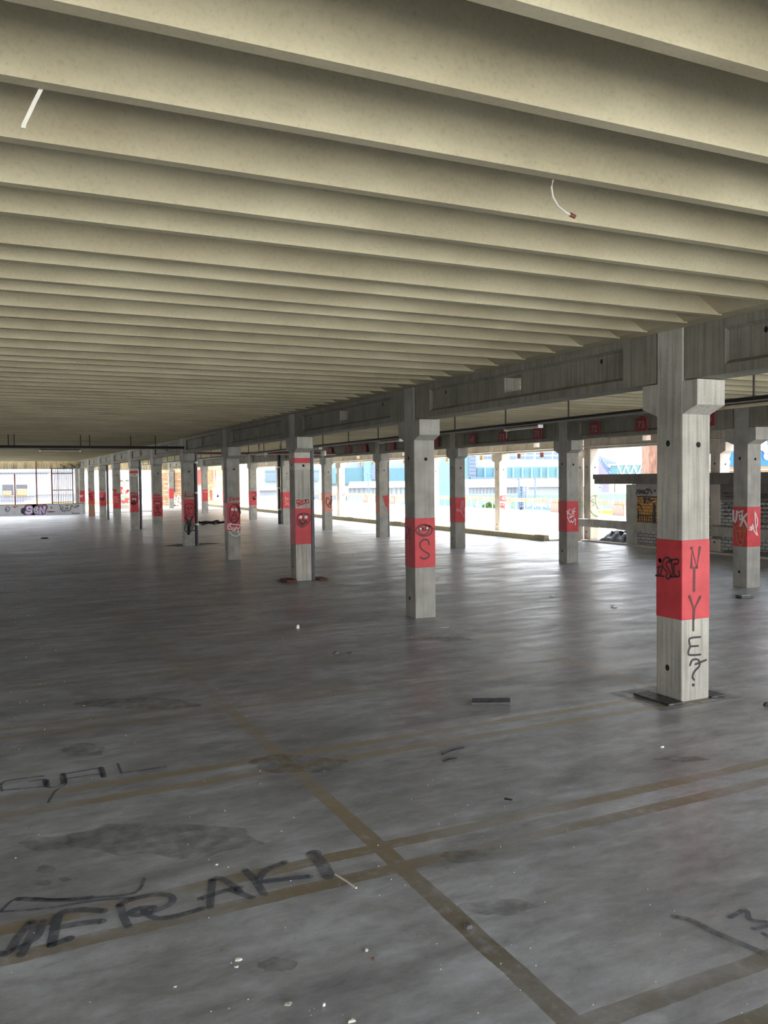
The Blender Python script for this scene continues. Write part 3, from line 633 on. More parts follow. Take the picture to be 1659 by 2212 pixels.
# ------------------------------------------------------------------ kerb, kiosk, guard beam
t = MB().prism([(18.64, 0), (18.66, .19), (18.70, .215), (18.86, .215), (18.88, 0)], 'y', 25.4, 78.1)
tag(t.build('concrete_kerb', M['kerb']), 'long mossy concrete kerb between shaded floor and bright terrace', 'kerb')
tag(MB().box(19.78, 19.97, 15, 24.9, .002, .06).build('gutter_kerb', M['pale']), 'low pale gutter kerb at the foot of the tiled wall', 'kerb')
k = thing('ramp_canopy', (22, 14, 0), 'dark concrete canopy on white-tiled walls at the right', 'canopy')
MB().box(19.72, 27, 2, 23.88, 2.10, 2.44).build('canopy_slab', M['darkc'], k, .02)
MB().box(19.66, 19.74, 2, 23.88, 2.27, 2.44).build('slab_lip', M['darkc'], k)
MB().box(20.0, 20.4, 22.12, 22.55, 0, 2.08).build('end_pier', M['conc'], k, .01)
MB().box(20.12, 20.3, 2, 22.12, 0, 1.72).build('tiled_wall', M['wbrick'], k)
MB().box(20.06, 20.32, 18.93, 22.13, 1.70, 2.105).build('lintel', M['conc'], k)
MB().box(20.105, 20.31, 2, 18.56, 1.62, 2.105).build('dark_lintel', M['darkc'], k)
MB().box(20.30, 26.9, 2, 2.2, 0, 2.1).build('back_wall', M['darkc'], k)
MB().box(26.7, 26.9, 2, 23.8, 0, 2.1).build('back_wall', M['darkc'], k)
XW = 20.12
pg = fill(('x', XW), cK, [(1050, 1118), (1150, 1105), (1280, 1098), (1400, 1110), (1640, 1115), (1640, 1560), (1060, 1560), (1110, 1500), (1160, 1400), (1110, 1300), (1060, 1380)], off=.006).build('orange_mural', M['obrick'], k, fix=False)
strokes(('x', XW), cK, [[(1050, 1118), (1150, 1105), (1280, 1096), (1400, 1110), (1500, 1118)], [(1062, 1380), (1080, 1290), (1140, 1240), (1200, 1260), (1225, 1350)], [(1062, 1545), (1130, 1480), (1155, 1400), (1135, 1330), (1110, 1310), (1080, 1350), (1068, 1430)], [(1160, 1390), (1160, 1550)], [(1205, 1440), (1205, 1555)], [(1245, 1440), (1245, 1555)], [(1285, 1440), (1290, 1555)], [(1320, 1440), (1325, 1555)], [(1365, 1440), (1370, 1555)], [(1410, 1430), (1415, 1560)], [(1150, 1440), (1440, 1440)],
  [(1310, 1140), (1370, 1130), (1340, 1160), (1320, 1225)], [(1345, 1170), (1380, 1150), (1360, 1190), (1395, 1170)], [(1400, 1180), (1440, 1160)]], .045, off=.009).build('mural_outline', M['black'], k, fix=False)
strokeparts('mural_outline', M['black'], k, ('x', XW), cK, [[(1270, 1110), (1272, 1200)], [(1280, 1130), (1276, 1190)], [(1440, 1250), (1446, 1560)], [(1090, 1140), (1100, 1220)]], .13, off=.009)
strokeparts('mural_outline', M['black'], k, ('x', XW), cK, [[(1198, 1408)], [(1240, 1412)], [(1292, 1418)], [(1340, 1406)], [(1402, 1408)]], .05, off=.009)
strokes(('x', 20.06), cK, [[(1068, 980), (1080, 1030), (1115, 985), (1070, 985)], [(1125, 1050), (1160, 975), (1170, 1045)], [(1185, 1050), (1200, 985), (1215, 1040), (1235, 985)], [(1240, 985), (1238, 1045), (1262, 1035), (1250, 1010)], [(1300, 970), (1268, 1010), (1300, 1050), (1335, 1010), (1310, 968), (1360, 980), (1400, 1040)], [(1440, 985), (1456, 990), (1450, 1010)]], .055, off=.006).build('graffiti_lettering', M['black'], k, fix=False)
# painted lines of lettering on the tiles right of the nearest column
for rows, u0, u1 in (((1065, 1072, 1078.5, 1087.5, 1096, 1105.5, 1114.5), 1563, 1584), ((1068, 1074, 1083, 1092.5, 1102, 1111, 1120, 1131), 1643, 1662)):
    for i, vv in enumerate(rows):
        u = u0; mb = MB()
        while u < u1:
            wd = random.choice((2.0, 2.6, 3.2))
            zz = random.choice(([(0, 2), (0, -2), (.5, 2)], [(0, -2), (0, 2), (1, 2), (1, 0), (0, 0)], [(0, 2), (0, -2), (1, -2), (1, 2)], [(1, -2), (0, -2), (0, 2), (1, 2)], [(0, 0), (1, 0)]))
            strokes(('x', XW if i > 1 else 20.105), (0, 0, 1), [[(u+a_*wd*.7, vv+b_*.9) for a_, b_ in zz]], .022, False, .006, mb)
            u += wd + (1.2 if random.random() < .2 else .2)
        mb.build('painted_text', M['black'], k, fix=False)
tag(MB().prism([(19.60, .56), (19.86, .56), (19.86, .83), (19.62, .83)], 'y', 19.35, 24.98).build('guard_beam', M['conc']), 'horizontal concrete guard beam in front of the orange mural', 'guard beam')
tag(MB().prism([(19.60, .56), (19.86, .56), (19.86, .84), (19.62, .84)], 'y', 2, 18.45).build('guard_beam', M['conc']), 'concrete guard beam in front of the lettered tiles at the right', 'guard beam')
for yy, l in ((18.5, 'chipped concrete bracket holding the guard beam right of the nearest column'), (19.25, 'concrete bracket holding the guard beam left part, behind the nearest column')):
    tag(MB().box(19.84, 20.02, yy-.1, yy+.1, .45, .86).build('beam_bracket', M['darkc']), l, 'bracket')
# dark heap under the guard beam
def heap(name, x0, x1, y0, y1, h, m, label, cat, n=14, kind=None):
    mb = MB(); nx, ny = n, n
    for i in range(nx+1):
        for j in range(ny+1):
            a, b = i/nx, j/ny; e_ = min(1, 4*a*(1-a)*1.6)*min(1, 4*b*(1-b)*1.6)
            mb.v.append((x0+(x1-x0)*a, y0+(y1-y0)*b, .003+max(0, h*e_*(.6+.5*random.random()))))
    for i in range(nx):
        for j in range(ny): q = i*(ny+1)+j; mb.f.append((q, q+1, q+ny+2, q+ny+1))
    o = mb.build(name, m); return tag(o, label, cat, kind=kind)
M['tarp'] = plain('black_sheet', (.018, .018, .02), .5)
heap('crumpled_sheet', 20.15, 21.9, 22.6, 24.4, .38, M['tarp'], 'black crumpled sheeting heaped beneath the guard beam', 'sheet')
tag(MB().obox((20.6, 22.7, .40), Vector((.25, .05, 0)), Vector((.3, 1.4, .02)), Vector((0, 0, .05))).build('concrete_plank', M['pale']), 'pale plank lying on top of the black sheeting', 'plank')
heap('rubble_pile', 19.98, 20.115, 19.2, 22.0, .05, M['rust'], 'reddish litter along the foot of the mural wall', 'litter', 12, 'stuff')
heap('rubble_pile', 19.98, 20.115, 15.5, 18.6, .16, M['grime'], 'dark rubble along the foot of the lettered tiles', 'rubble', 14, 'stuff')

# ------------------------------------------------------------------ terrace railing
XR = 33.6
k = thing('terrace_railing', (XR, 50, .05), 'brown banded railing with small numerals along the sunlit terrace edge', 'railing')
M['railbrown'] = plain('brown_rail_board', (.22, .145, .11), .7)
M['yel'] = plain('yellow_numeral_paint', (.60, .45, .05), .6)
M['railpost'] = plain('light_rail_post', (.35, .34, .32), .6)
MB().box(XR, XR+.08, 6, 92, .64, .92).build('top_board', M['railbrown'], k)
MB().box(XR-.02, XR+.1, 6, 92, .05, .10).build('bottom_rail', M['railpost'], k)
for i in range(15):
    yy = 8.5+6*i; MB().box(XR-.1, XR+.25, yy-.45, yy+.45, .05, .66).build('pier', M['railbrown'], k)
for i in range(56): MB().box(XR-.03, XR+.02, 28+i*1.0-.03, 28+i*1.0+.03, .05, .95).build('baluster', M['railpost'], k)
for i in range(27):
    yy = 30+2.0*i
    for d in (-.28, .28): MB().box(XR-.012, XR, yy+d-.06, yy+d+.06, .70, .86).build('yellow_numeral', M['yel'], k)
    MB().box(XR-.012, XR, yy+1-.1, yy+1+.1, .70, .86).build('white_numeral', M['paper'], k)

# ------------------------------------------------------------------ far end: graffiti wall, fence, cage
YW = 66.0
gw = MB().box(-9.4, 6.72, YW, YW+.25, 0, .76).build('low_wall', M['whitewall']); tag(gw, 'low whitewashed wall with SBN graffiti at the far end', 'wall')
PW = ('y', YW)
def wfill(poly, mat, nm): fill(PW, cW, poly, off=.01).build(nm, M[mat], gw, fix=False)
def wink(lines, wd, mat, nm='graffiti_lettering', off=.02, curve=True): strokes(PW, cW, lines, wd, curve, off).build(nm, M[mat], gw, fix=False)
SBN = [[(625, 1262), (580, 1250), (540, 1275), (570, 1300), (620, 1320), (620, 1350), (560, 1372), (525, 1355)], [(690, 1250), (692, 1366)], [(690, 1250), (735, 1262), (728, 1298), (696, 1305), (745, 1328), (738, 1360), (692, 1368)]]
SBN2 = [[(798, 1372), (798, 1248), (880, 1368), (884, 1248)]]
wink(SBN, .46, 'plum', 'graffiti_shadow', .008); wink(SBN2, .46, 'plum', 'graffiti_shadow', .009, False)
wink(SBN, .26, 'purple', off=.016); wink(SBN2, .26, 'purple', off=.017, curve=False)
wink(SBN, .07, 'paper', off=.026); wink(SBN2, .07, 'paper', off=.027, curve=False)
wink([[(455, 1270), (425, 1310), (440, 1370)], [(480, 1275), (450, 1320), (460, 1375)], [(510, 1275), (475, 1325), (485, 1378)]], .08, 'black')
wink([[(100, 1290), (120, 1250), (170, 1245), (188, 1290), (165, 1335), (125, 1335), (100, 1290)], [(115, 1300), (140, 1310), (130, 1280)]], .04, 'black', 'line_drawing')
wink([[(1190, 1210), (1210, 1270), (1270, 1310), (1370, 1320), (1410, 1270), (1420, 1215)], [(1230, 1225), (1260, 1270)], [(1300, 1270), (1350, 1262), (1350, 1285), (1300, 1285)], [(1310, 1210), (1340, 1222), (1356, 1205)], [(1430, 1210), (1470, 1250), (1530, 1255), (1570, 1215)], [(1500, 1240), (1520, 1210), (1570, 1225)], [(1430, 1370), (1500, 1375), (1580, 1368)], [(1200, 1280), (1240, 1330), (1300, 1345)]], .045, 'black', 'line_drawing')
wfill([(920, 1345), (1000, 1326), (1110, 1342), (1000, 1354)], 'plum', 'plum_mark'); wfill([(1005, 1272), (1022, 1236), (1040, 1272)], 'plum', 'plum_mark')
wink([[(255, 1240), (290, 1250), (355, 1236)], [(290, 1225), (300, 1262)]], .05, 'redsp', 'red_mark')
tag(MB().box(-9.4, 6.8, YW-.06, YW+.3, .76, .79).build('wall_coping', M['rust']), 'thin rusty coping along the top of the low graffiti wall', 'coping')
k = thing('wire_fence', (1.5, YW+.12, .79), 'rusty wire mesh fence standing on the low graffiti wall', 'fence')
mb = MB()
for u in (32, 79): 
    q = onplane('y', YW+.12, u, 1050); top = 3.0 if u == 32 else 3.9
    mb = MB().tube([(q.x, YW+.12, .79), (q.x, YW+.12, top)], .045, 8); mb.build('post', M['rust'], k)
MB().tube([(-9.4, YW+.12, 3.0), (4.4, YW+.12, 3.0)], .022, 6).build('top_wire', M['metal'], k)
mb = MB()
for i in range(70): mb.tube([(-9.3+i*.2, YW+.12, .8), (-9.3+i*.2, YW+.12, 3.0)], .004, 3)
for i in range(11): mb.tube([(-9.4, YW+.12, .9+i*.2), (4.4, YW+.12, .9+i*.2)], .004, 3)
o = mb.build('wire_mesh', M['metal'], k); o['kind'] = 'stuff'
k = thing('cage_gate', (5.2, YW+.1, .79), 'dark barred metal cage gate at the right end of the graffiti wall', 'gate')
def wx(u): return onplane('y', YW, u, 1050).x
MB().box(wx(111), wx(114), YW+.05, YW+.14, .79, 3.35).build('frame_post', M['rust'], k)
MB().box(wx(156.5), wx(158.5), YW+.05, YW+.14, .79, 3.4).build('frame_post', M['rust'], k)
MB().box(wx(125), wx(126.5), YW+.05, YW+.14, .79, 3.35).build('frame_post', M['rust'], k)
for zz in (3.33, 2.96, 1.75, .85): MB().box(wx(111), wx(158), YW+.06, YW+.13, zz, zz+.06).build('cross_bar', M['rust'], k)
for u in (118, 121.5, 129.5, 133, 137, 141, 144.5, 148, 152): MB().box(wx(u)-.018, wx(u)+.018, YW+.07, YW+.12, .8, 3.35).build('bar', M['galv'], k)
M['vine'] = plain('dry_vine', (.10, .085, .05), .9)
mb = MB()
for i in range(26):
    x = wx(135)+random.random()*1.3; z = 3.3+random.random()*.35
    mb.tube([(x, YW-.05, z), (x+random.uniform(-.3, .3), YW-.1, z+random.uniform(-.15, .2)), (x+random.uniform(-.3, .3), YW-.02, z+random.uniform(-.2, .2))], .012, 4)
tag(mb.build('dry_vine', M['vine']), 'tangle of dry vine above the barred cage gate', 'vine', kind='stuff')
tag(MB().box(wx(166)-.1, wx(166)+.15, YW-.1, YW+.25, .80, 3.33).build('gate_post', M['conc']), 'narrow grey post between the cage gate and the last column', 'post')

# sunlit end yard, walls and buildings beyond
struct('floor', MB().box(-9.4, 18.5, 66.4, 92, .001, .03), M['terrace'])
k = thing('panel_wall', (10.95, 74.6, 0), 'pale concrete panel wall with red and green splashes, between two far columns', 'wall')
MB().box(10.4, 11.35, 74.4, 74.7, 0, 3.3).build('panel', M['pale'], k)
PX = ('y', 74.4); c8 = (200, 980, 11.85)
fill(PX, c8, [(730, 1180), (740, 1080), (800, 1040), (900, 1080), (915, 1180)], off=.02).build('green_splash', M['green'], k, fix=False)
strokeparts('red_splash', M['redsp'], k, PX, c8, [[(705, 900), (760, 880)], [(730, 860), (720, 940)], [(860, 960), (915, 950)], [(880, 990), (900, 940)], [(710, 1020), (740, 1000)], [(850, 1160), (915, 1160)], [(710, 1225), (760, 1215), (800, 1240), (860, 1215), (900, 1240)]], .16, off=.03)
strokeparts('pale_marks', M['cream'], k, PX, c8, [oval(800, 955, 36, 40, 9), [(740, 700-50), (880, 760)], [(745, 760), (880, 640)], [(760, 1060), (800, 1090), (880, 1060)]], .06, off=.035)
MB().box(10.4, 11.35, 74.37, 74.4, 2.42, 2.46).build('panel_joint', M['hole'], k)

k = thing('brick_building', (19, 78.2, 0), 'orange-brown brick building with red shutter and white drainpipes beyond the columns', 'building')
MB().box(14.9, 18.1, 78.4, 84, 0, 7).build('brick_wall', M['rbrick'], k)
MB().box(18.1, 23.2, 78.2, 84, 0, 7).build('brick_wall', M['rbrick'], k)
PB = ('y', 78.2)
def bx_(plane_y, u0, v0, u1, v1, th):
    a = onplane('y', plane_y, u0, v1); b = onplane('y', plane_y, u1, v0); return MB().box(a.x, b.x, plane_y-th, plane_y+.01, a.z, b.z)
bx_(78.2, 425, 1008, 436, 1045, .08).build('red_shutter', plain('red_shutter_paint', (.50, .12, .12)), k)
bx_(78.2, 424, 1049, 436, 1094, .06).build('white_door', plain('white_door_paint', (.5, .5, .55)), k)
for u in (461, 466.5): bx_(78.2, u, 1010, u+2, 1045, .1).build('white_drainpipe', M['paper'], k)
bx_(78.2, 459, 1058, 479, 1080, .03).build('red_mural_patch', M['redfaded'], k)
strokes(('y', 78.17), cE, [[(905, 1080), (930, 1050), (960, 1060), (975, 1110), (930, 1100)], [(900, 1150), (940, 1120), (985, 1150)]], .3, off=.02).build('white_blue_splash', M['whitewall'], k, fix=False)
strokes(('y', 78.17), cE, [[(855, 1040), (862, 1165)]], .2, off=.02).build('rust_mark', M['rust'], k, fix=False)
strokes(('y', 78.4), cE, [[(250, 1110), (280, 1180), (240, 1240), (300, 1300)], [(300, 1200), (340, 1120), (360, 1200)], [(240, 1270), (330, 1240), (370, 1290)]], .25, off=.03).build('white_splash', M['cream'], k, fix=False)
MB().tube([(16.0, 78.3, 1.3), (16.0, 78.3, 4)], .07).build('drainpipe', M['metal'], k)

YB = 98.0
M['lav'] = M['clad']; M['glassb'] = plain('pale_blue_panel', (.16, .24, .34), .5); M['winpan'] = plain('dark_window', (.05, .05, .07), .3); M['sack'] = plain('tan_sacks', (.30, .20, .12), .8)
M['grass'] = plain('dry_grass', (.24, .22, .07), .9, sc=3); M['shade'] = plain('grey_blue_panel', (.24, .26, .33), .6); M['wframe'] = plain('white_window_frame', (.45, .45, .48), .6)
k = thing('pale_warehouse', (0, YB, -5), 'long lavender-clad warehouse with two sack-filled windows, beyond the far wall', 'building')
MB().box(-30, 13.5, YB, YB+10, -5, 7).build('cladding', M['lav'], k)
bx_(YB, -60, 1010, 300, 1020, .25).build('upper_band', M['glassb'], k)
bx_(YB, -60, 1046, 300, 1071, .10).build('window_band', M['shade'], k)
bx_(YB, 60, 1046, 75, 1071, .13).build('blue_panel', M['glassb'], k); bx_(YB, -10, 1046, 4, 1071, .13).build('blue_panel', M['glassb'], k)
for u in (5, 35):
    f_ = bx_(YB, u-1.5, 1045, u+25.5, 1072, .16).build('window_frame', M['wframe'], k)
    bx_(YB-.14, u, 1046.5, u+24, 1070.5, .05).build('pane', M['winpan'], f_)
    for i in range(3):
        for j in range(2 if u == 5 else 3):
            a = onplane('y', YB-.2, u+.5+i*6 if u == 5 else u+.5+i*7.6, 1070-j*4.6); mb = MB().box(a.x, a.x+(.34 if u == 5 else .42), YB-.45, YB-.19, a.z, a.z+.24)
            tag(mb.build('sack', M['sack'], None, .06), f'tan sack {"in the left" if u == 5 else "in the right"} window of the lavender warehouse', 'sack', 'tan sacks stacked in the warehouse windows')
bx_(YB, 170, 1011, 330, 1082, .3).build('side_panel', M['wframe'], k)
f_ = bx_(YB, 308, 1042, 321, 1067, .4).build('window_frame', M['wframe'], k); bx_(YB-.38, 309, 1043, 319, 1066, .04).build('pane', M['glassb'], f_)
tag(MB().box(-30, 14, 90.5, YB-.5, -.3, .25).build('grass_strip', M['grass']), 'strip of yellow-green grass before the lavender warehouse', 'grass', kind='stuff')
struct('floor', MB().box(-30, 14, 92, YB-.5, -.6, -.3), M['soil'])

# ------------------------------------------------------------------ the town beyond the terrace
def bbox_(d, u0, v0, u1, v1, th, mb=None, gr=False):
    a = atd(d, u0, v1); b = atd(d, u1, v1); c = atd(d, u0, v0)
    if gr: a.z = -5.0
    mb = mb or MB(); bb = (b-a); bb.z = 0
    return mb.obox(a, bb, VIEWH*th, Vector((0, 0, c.z-a.z)))
M['bw'] = plain('white_render', (.27, .29, .31), .8, var=.05); M['teal'] = plain('teal_render', (.09, .18, .21), .7, var=.08); M['teal2'] = plain('pale_teal_render', (.14, .245, .265), .7, var=.05)
M['blue'] = plain('blue_grey_trim', (.09, .14, .28), .6); M['louv'] = plain('louvre_grey', (.13, .16, .21), .6); M['roofw'] = plain('white_roof_sheet', (.5, .5, .5), .7)
M['billb'] = plain('bright_blue_hoarding', (.0, .085, .28), .5, var=.03); M['pink'] = plain('pink_render', (.30, .19, .18), .8); M['tanb'] = plain('tan_stone', (.22, .15, .09), .8)
M['glass'] = plain('green_glass', (.10, .19, .19), .2); M['rustt'] = concrete('rust_tower_render', (.24, .12, .08), streak=.8, stain=.5, warm=(.26, .16, .06)); M['leaf'] = plain('green_leaves', (.07, .13, .03), .8, sc=20)
M['purp'] = plain('lilac_brick', (.16, .14, .22), .8); M['yelw'] = plain('yellow_container', (.42, .24, .03), .6); M['pgreen'] = plain('pale_green_wall', (.17, .22, .19), .8)
D = 118
k = thing('teal_office_building', tuple(atd(D, 1000, 1100)), 'large white and teal office building with rows of small windows beyond the terrace', 'building')
bbox_(D, 1028, 900, 1236, 1120, 20, gr=True).build('main_block', M['bw'], k)
bbox_(D-.5, 905, 900, 1028, 1120, 20, gr=True).build('teal_block', M['teal2'], k)
f_ = bbox_(D-1.2, 1013.5, 940, 1028, 1031, .7).build('louvre_tower', M['louv'], k)
for v in range(945, 1030, 8): bbox_(D-1.35, 1013.5, v, 1028, v+1, .2).build('slat', M['blue'], f_)
for v, hh in ((985.8, 5.2), (977, 3.5)):
    for u in (1038, 1056, 1081, 1100, 1119, 1138, 1159, 1177, 1197, 1215): bbox_(D-.2, u, v, u+15, v+hh, .3).build('window', M['blue'], k)
f_ = bbox_(D-.25, 1030.5, 1010.3, 1236, 1032, .3).build('teal_recess', M['teal'], k)
for u in (1046, 1067, 1087, 1107, 1127, 1147, 1167, 1182, 1203, 1222): bbox_(D-.6, u, 1010.3, u+4, 1032, .4).build('pilaster', M['teal2'], f_)
bbox_(D-1.5, 1017, 1031, 1068, 1035.5, 1.2).build('blue_ledge', M['blue'], k)
k = thing('teal_depot_building', tuple(atd(D, 800, 1100)), 'pale teal depot with deep recessed bay, between the collared and smiley columns', 'building')
bbox_(D+2, 690, 900, 902, 1120, 18, gr=True).build('main_block', M['bw'], k)
bbox_(D+1, 734, 1011, 786, 1045, 1.2).build('recessed_bay', M['teal'], k)
bbox_(D+1, 842, 1011.5, 904, 1043, 1.2).build('recessed_bay', M['teal'], k)
bbox_(D+.6, 786, 985, 804, 1045, 1.5).build('teal_pier', M['teal2'], k)
bbox_(D+.4, 803, 990, 811, 1036, 1.5).build('louvre_tower', M['louv'], k)
bbox_(D+1, 690, 1011, 726, 1045, 1.2).build('recessed_bay', M['teal2'], k)
bbox_(D, 960, 1012, 973, 1032, 1.2).build('blue_frame', M['blue'], k)
k = thing('white_factory', tuple(atd(102, 560, 1100)), 'white and grey banded factory left of the collared column, with one blue window', 'building')
bbox_(102, 515, 940, 690, 1110, 14, gr=True).build('main_block', M['bw'], k)
for v in (1015.5, 1036, ): bbox_(101.6, 572, v, 690, v+3.5, .5).build('blue_band', M['teal'], k)
bbox_(101.7, 574, 1019, 690, 1036, .4).build('grey_cladding', M['louv'], k)
bbox_(101.6, 521.5, 1033, 533, 1046, .5).build('window', M['blue'], k)
bbox_(101.5, 515, 1055, 600, 1060, .6).build('pale_band', M['roofw'], k)
bbox_(101.5, 515, 1072, 600, 1080, .6).build('pale_band', M['roofw'], k)
bbox_(101.3, 515, 1092, 600, 1100, .6).build('blue_base', M['glassb'], k)
# sheds with white roofs
def shed(d, u0, v0, u1, v1, vr, label, mat='roofw', th=12, skew=0):
    t = thing('white_shed', tuple(atd(d, u0, v1)), label, 'shed')
    bbox_(d, u0, v0, u1, v1, th, gr=True).build('wall', M['bw'], t)
    a, b = atd(d-.4, u0-1, v0), atd(d-.4, u1+1, v0); top = atd(d, u0, vr).z
    mb = MB(); bb = b-a; bb.z = 0; n = VIEWH*(th+.8)
    A = [a, a+bb, a+bb+n, a+n]; h_ = top - a.z
    r0, r1 = a+n*.5, a+bb+n*.5; r0.z += h_; r1.z += h_
    mb.v = [tuple(x) for x in A]+[tuple(r0), tuple(r1)]; mb.f = [(0, 1, 5, 4), (2, 3, 4, 5), (0, 4, 3), (1, 2, 5), (0, 3, 2, 1)]
    mb.build('roof', M[mat], t); return t
t = shed(92, 1012, 1053, 1120, 1069, 1036, 'long white shed with ribbed side below the teal office building')
for i in range(14): bbox_(91.85, 1015+i*7.4, 1054, 1015.8+i*7.4, 1068, .2).build('rib', M['louv'], t)
shed(88, 1142, 1052, 1300, 1068, 1037, 'white shed right of the utility poles, left of the column with thin scrawl')
t = shed(95, 752, 1054, 905, 1072, 1041, 'white shed with ribbed side left of the smiley S column')
for i in range(14): bbox_(94.85, 756+i*10, 1055, 756.8+i*10, 1071, .2).build('rib', M['louv'], t)
shed(97, 690, 1066, 752, 1078, 1052, 'small white-roofed shed right of the collared column')
tag(bbox_(80, 1010, 1068.5, 1120, 1079, 2, gr=True).build('boundary_wall', M['pgreen']), 'pale green boundary wall under the long ribbed shed', 'wall')
tag(bbox_(80, 1135, 1068.5, 1420, 1082, 2, gr=True).build('boundary_wall', M['pgreen']), 'pale green boundary wall right of the outdoor stair', 'wall')
for u, l in ((1121, 'left thin utility pole with brackets by the outdoor stair'), (1156, 'right thin utility pole beyond the number 43 column'), (795, 'thin mast with stay left of the smiley S column')):
    a = atd(78 if u > 900 else 92, u, 1095); tp = atd(78 if u > 900 else 92, u, 1031 if u != 795 else 1020); a.z = -5
    t = thing('utility_pole', tuple(a), l, 'pole')
    MB().tube([tuple(a), tuple(tp)], .07, 8).build('mast', M['blue'], t)
    MB().tube([tuple(tp - SIDE*.5 - Vector((0, 0, .2))), tuple(tp + SIDE*.5 - Vector((0, 0, .2)))], .04, 6).build('crossarm', M['blue'], t)
t = thing('outdoor_stair', tuple(atd(77, 1131, 1100)), 'small outdoor metal stair between the two utility poles', 'stair')
for i in range(7): bbox_(77+.2*(6-i), 1124.5, 1062+i*5, 1136, 1064.5+i*5, .3).build('step', M['louv'], t)
for u in (1124, 1136): bbox_(77, u, 1050, u+1, 1098, .2).build('stringer', M['blue'], t)
for u0, u1, dd, l in ((1023, 1045, 70, 'graffitied blue wall panel behind the railing, left of the bush'), (1093, 1106, 66, 'graffitied blue wall panel right of the number 43 column base'), (1137, 1206, 63, 'long graffitied blue wall behind the railing'), (735, 790, 92, 'blue-grey low wall behind the railing left of the flaked-band column'), (850, 900, 84, 'blue-grey low wall left of the smiley S column, behind the railing')):
    t = thing('graffiti_wall', tuple(atd(dd, u0, 1098)), l, 'wall')
    bbox_(dd, u0, 1085, u1, 1112, .4, gr=True).build('wall_panel', M['glassb'], t)
    mb = MB(); x = u0+2
    while x < u1-6:
        pts = [atd(dd-.1, x+random.random()*5, 1088+random.random()*9) for _ in range(5)]
        mb.tube([tuple(q) for q in pts], .05, 4); x += 5
    mb.build('graffiti', M['paper'], t)
def bush(d, u, v, wu, hv, label, n=260):
    mb = MB(); c = atd(d, u, v); sc = d/FPX
    for _ in range(n):
        a = random.random()*2*PI; r_ = random.random()**.5; q = c + SIDE*(math.cos(a)*r_*wu*sc) + VIEWH*(math.sin(a)*r_*wu*sc*.6) + Vector((0, 0, random.random()*hv*sc*(1-r_*.5)))
        s_ = .10; e1 = Vector((random.uniform(-1, 1), random.uniform(-1, 1), random.uniform(-1, 1))).normalized()*s_; e2 = e1.cross(Vector((random.random(), 1, random.random()))).normalized()*s_
        n0 = len(mb.v); mb.v += [tuple(q-e1), tuple(q+e2), tuple(q+e1), tuple(q-e2)]; mb.f.append((n0, n0+1, n0+2, n0+3))
    t = thing('bush', tuple(c), label, 'bush'); mb.build('leaves', M['leaf'], t, fix=False)
    MB().tube([tuple((c.x, c.y, -5)), tuple(c+Vector((0, 0, .3)))], .08, 6).build('stem', M['vine'], t)
bush(66, 1056, 1100, 13, 16, 'green bush behind the railing left of the number 43 column')
bush(93, 703, 1099, 8, 12, 'green bush behind the railing right of the collared column')
# right-hand group above the canopy
t = thing('glass_footbridge', tuple(atd(100, 1333, 1026)), 'green glass footbridge with white zigzag truss above the canopy', 'footbridge')
bbox_(100, 1333, 1005, 1440, 1027, 3).build('glazing', M['glass'], t)
bbox_(99.8, 1331, 1001.5, 1440, 1005, 3.4).build('roof_beam', M['roofw'], t)
mb = MB(); z = 0; u = 1335
while u < 1435:
    a, b = atd(99.7, u, 1027 if z else 1006), atd(99.7, u+8.5, 1006 if z else 1027); mb.tube([tuple(a), tuple(b)], .07, 6); z ^= 1; u += 8.5
mb.build('zigzag_truss', M['roofw'], t)
bbox_(101, 1370, 1026, 1376, 1040, 1.0, gr=True).build('support_pier', M['louv'], t)
t = thing('inclined_conveyor', tuple(atd(104, 1300, 1010)), 'blue inclined conveyor bridge sloping down to the footbridge', 'conveyor')
a, b = atd(104, 1280, 978), atd(104, 1338, 1002); MB().obox(a, b-a, VIEWH*2, Vector((0, 0, -.5))).build('gallery', M['louv'], t)
for q in (((1294, 992), (1320, 1028)), ((1300, 992), (1326, 1028)), ((1312, 1008), (1332, 1018))): MB().tube([tuple(atd(104, *q[0])), tuple(atd(104, *q[1]))], .12, 6).build('strut', M['blue'], t)
bbox_(104.5, 1284, 982, 1287, 1040, .6, gr=True).build('support_leg', M['blue'], t)
tag(bbox_(130, 1290, 998, 1316, 1060, 8, gr=True).build('lilac_building', M['purp']), 'small lilac brick building under the inclined conveyor', 'building')
bush(112, 1328, 1022, 5, 14, 'small treetop peeping beside the glass footbridge', 160)
tag(bbox_(70, 1402, 930, 1425, 1100, 2, gr=True).build('rust_tower', M['rustt']), 'rust-streaked tower just left of the nearest column head', 'tower')
tag(bbox_(86, 1280, 1066, 1420, 1078, 4, gr=True).build('low_roof_building', M['teal']), 'low teal building seen under the canopy end', 'building')
tag(bbox_(56, 1292, 1103, 1420, 1114, 2, gr=True).build('yellow_container', M['yelw']), 'yellow container behind the railing under the canopy end', 'container')
t = thing('hoarding_building', tuple(atd(60, 1590, 1030)), 'tan building with a bright blue painted hoarding and pink flank at the right edge', 'building')
bbox_(60, 1547, 900, 1562, 1012, 5).build('pink_flank', M['pink'], t)
f_ = bbox_(59.8, 1559, 890, 1700, 1007, 5).build('blue_hoarding', M['billb'], t)
bbox_(59.9, 1545, 1007, 1700, 1016, 5).build('tan_ledge', M['tanb'], t); bbox_(59.7, 1545, 1015, 1700, 1017, 5).build('white_ledge', M['roofw'], t)
bbox_(60, 1545, 1017, 1700, 1090, 5, gr=True).build('stone_base', M['tanb'], t)
mb = MB(); mb.tube([tuple(atd(59.7, u, v)) for u, v in ((1578, 950), (1579, 975), (1576, 985), (1573, 994), (1577, 998), (1575, 1004))], .04, 6)
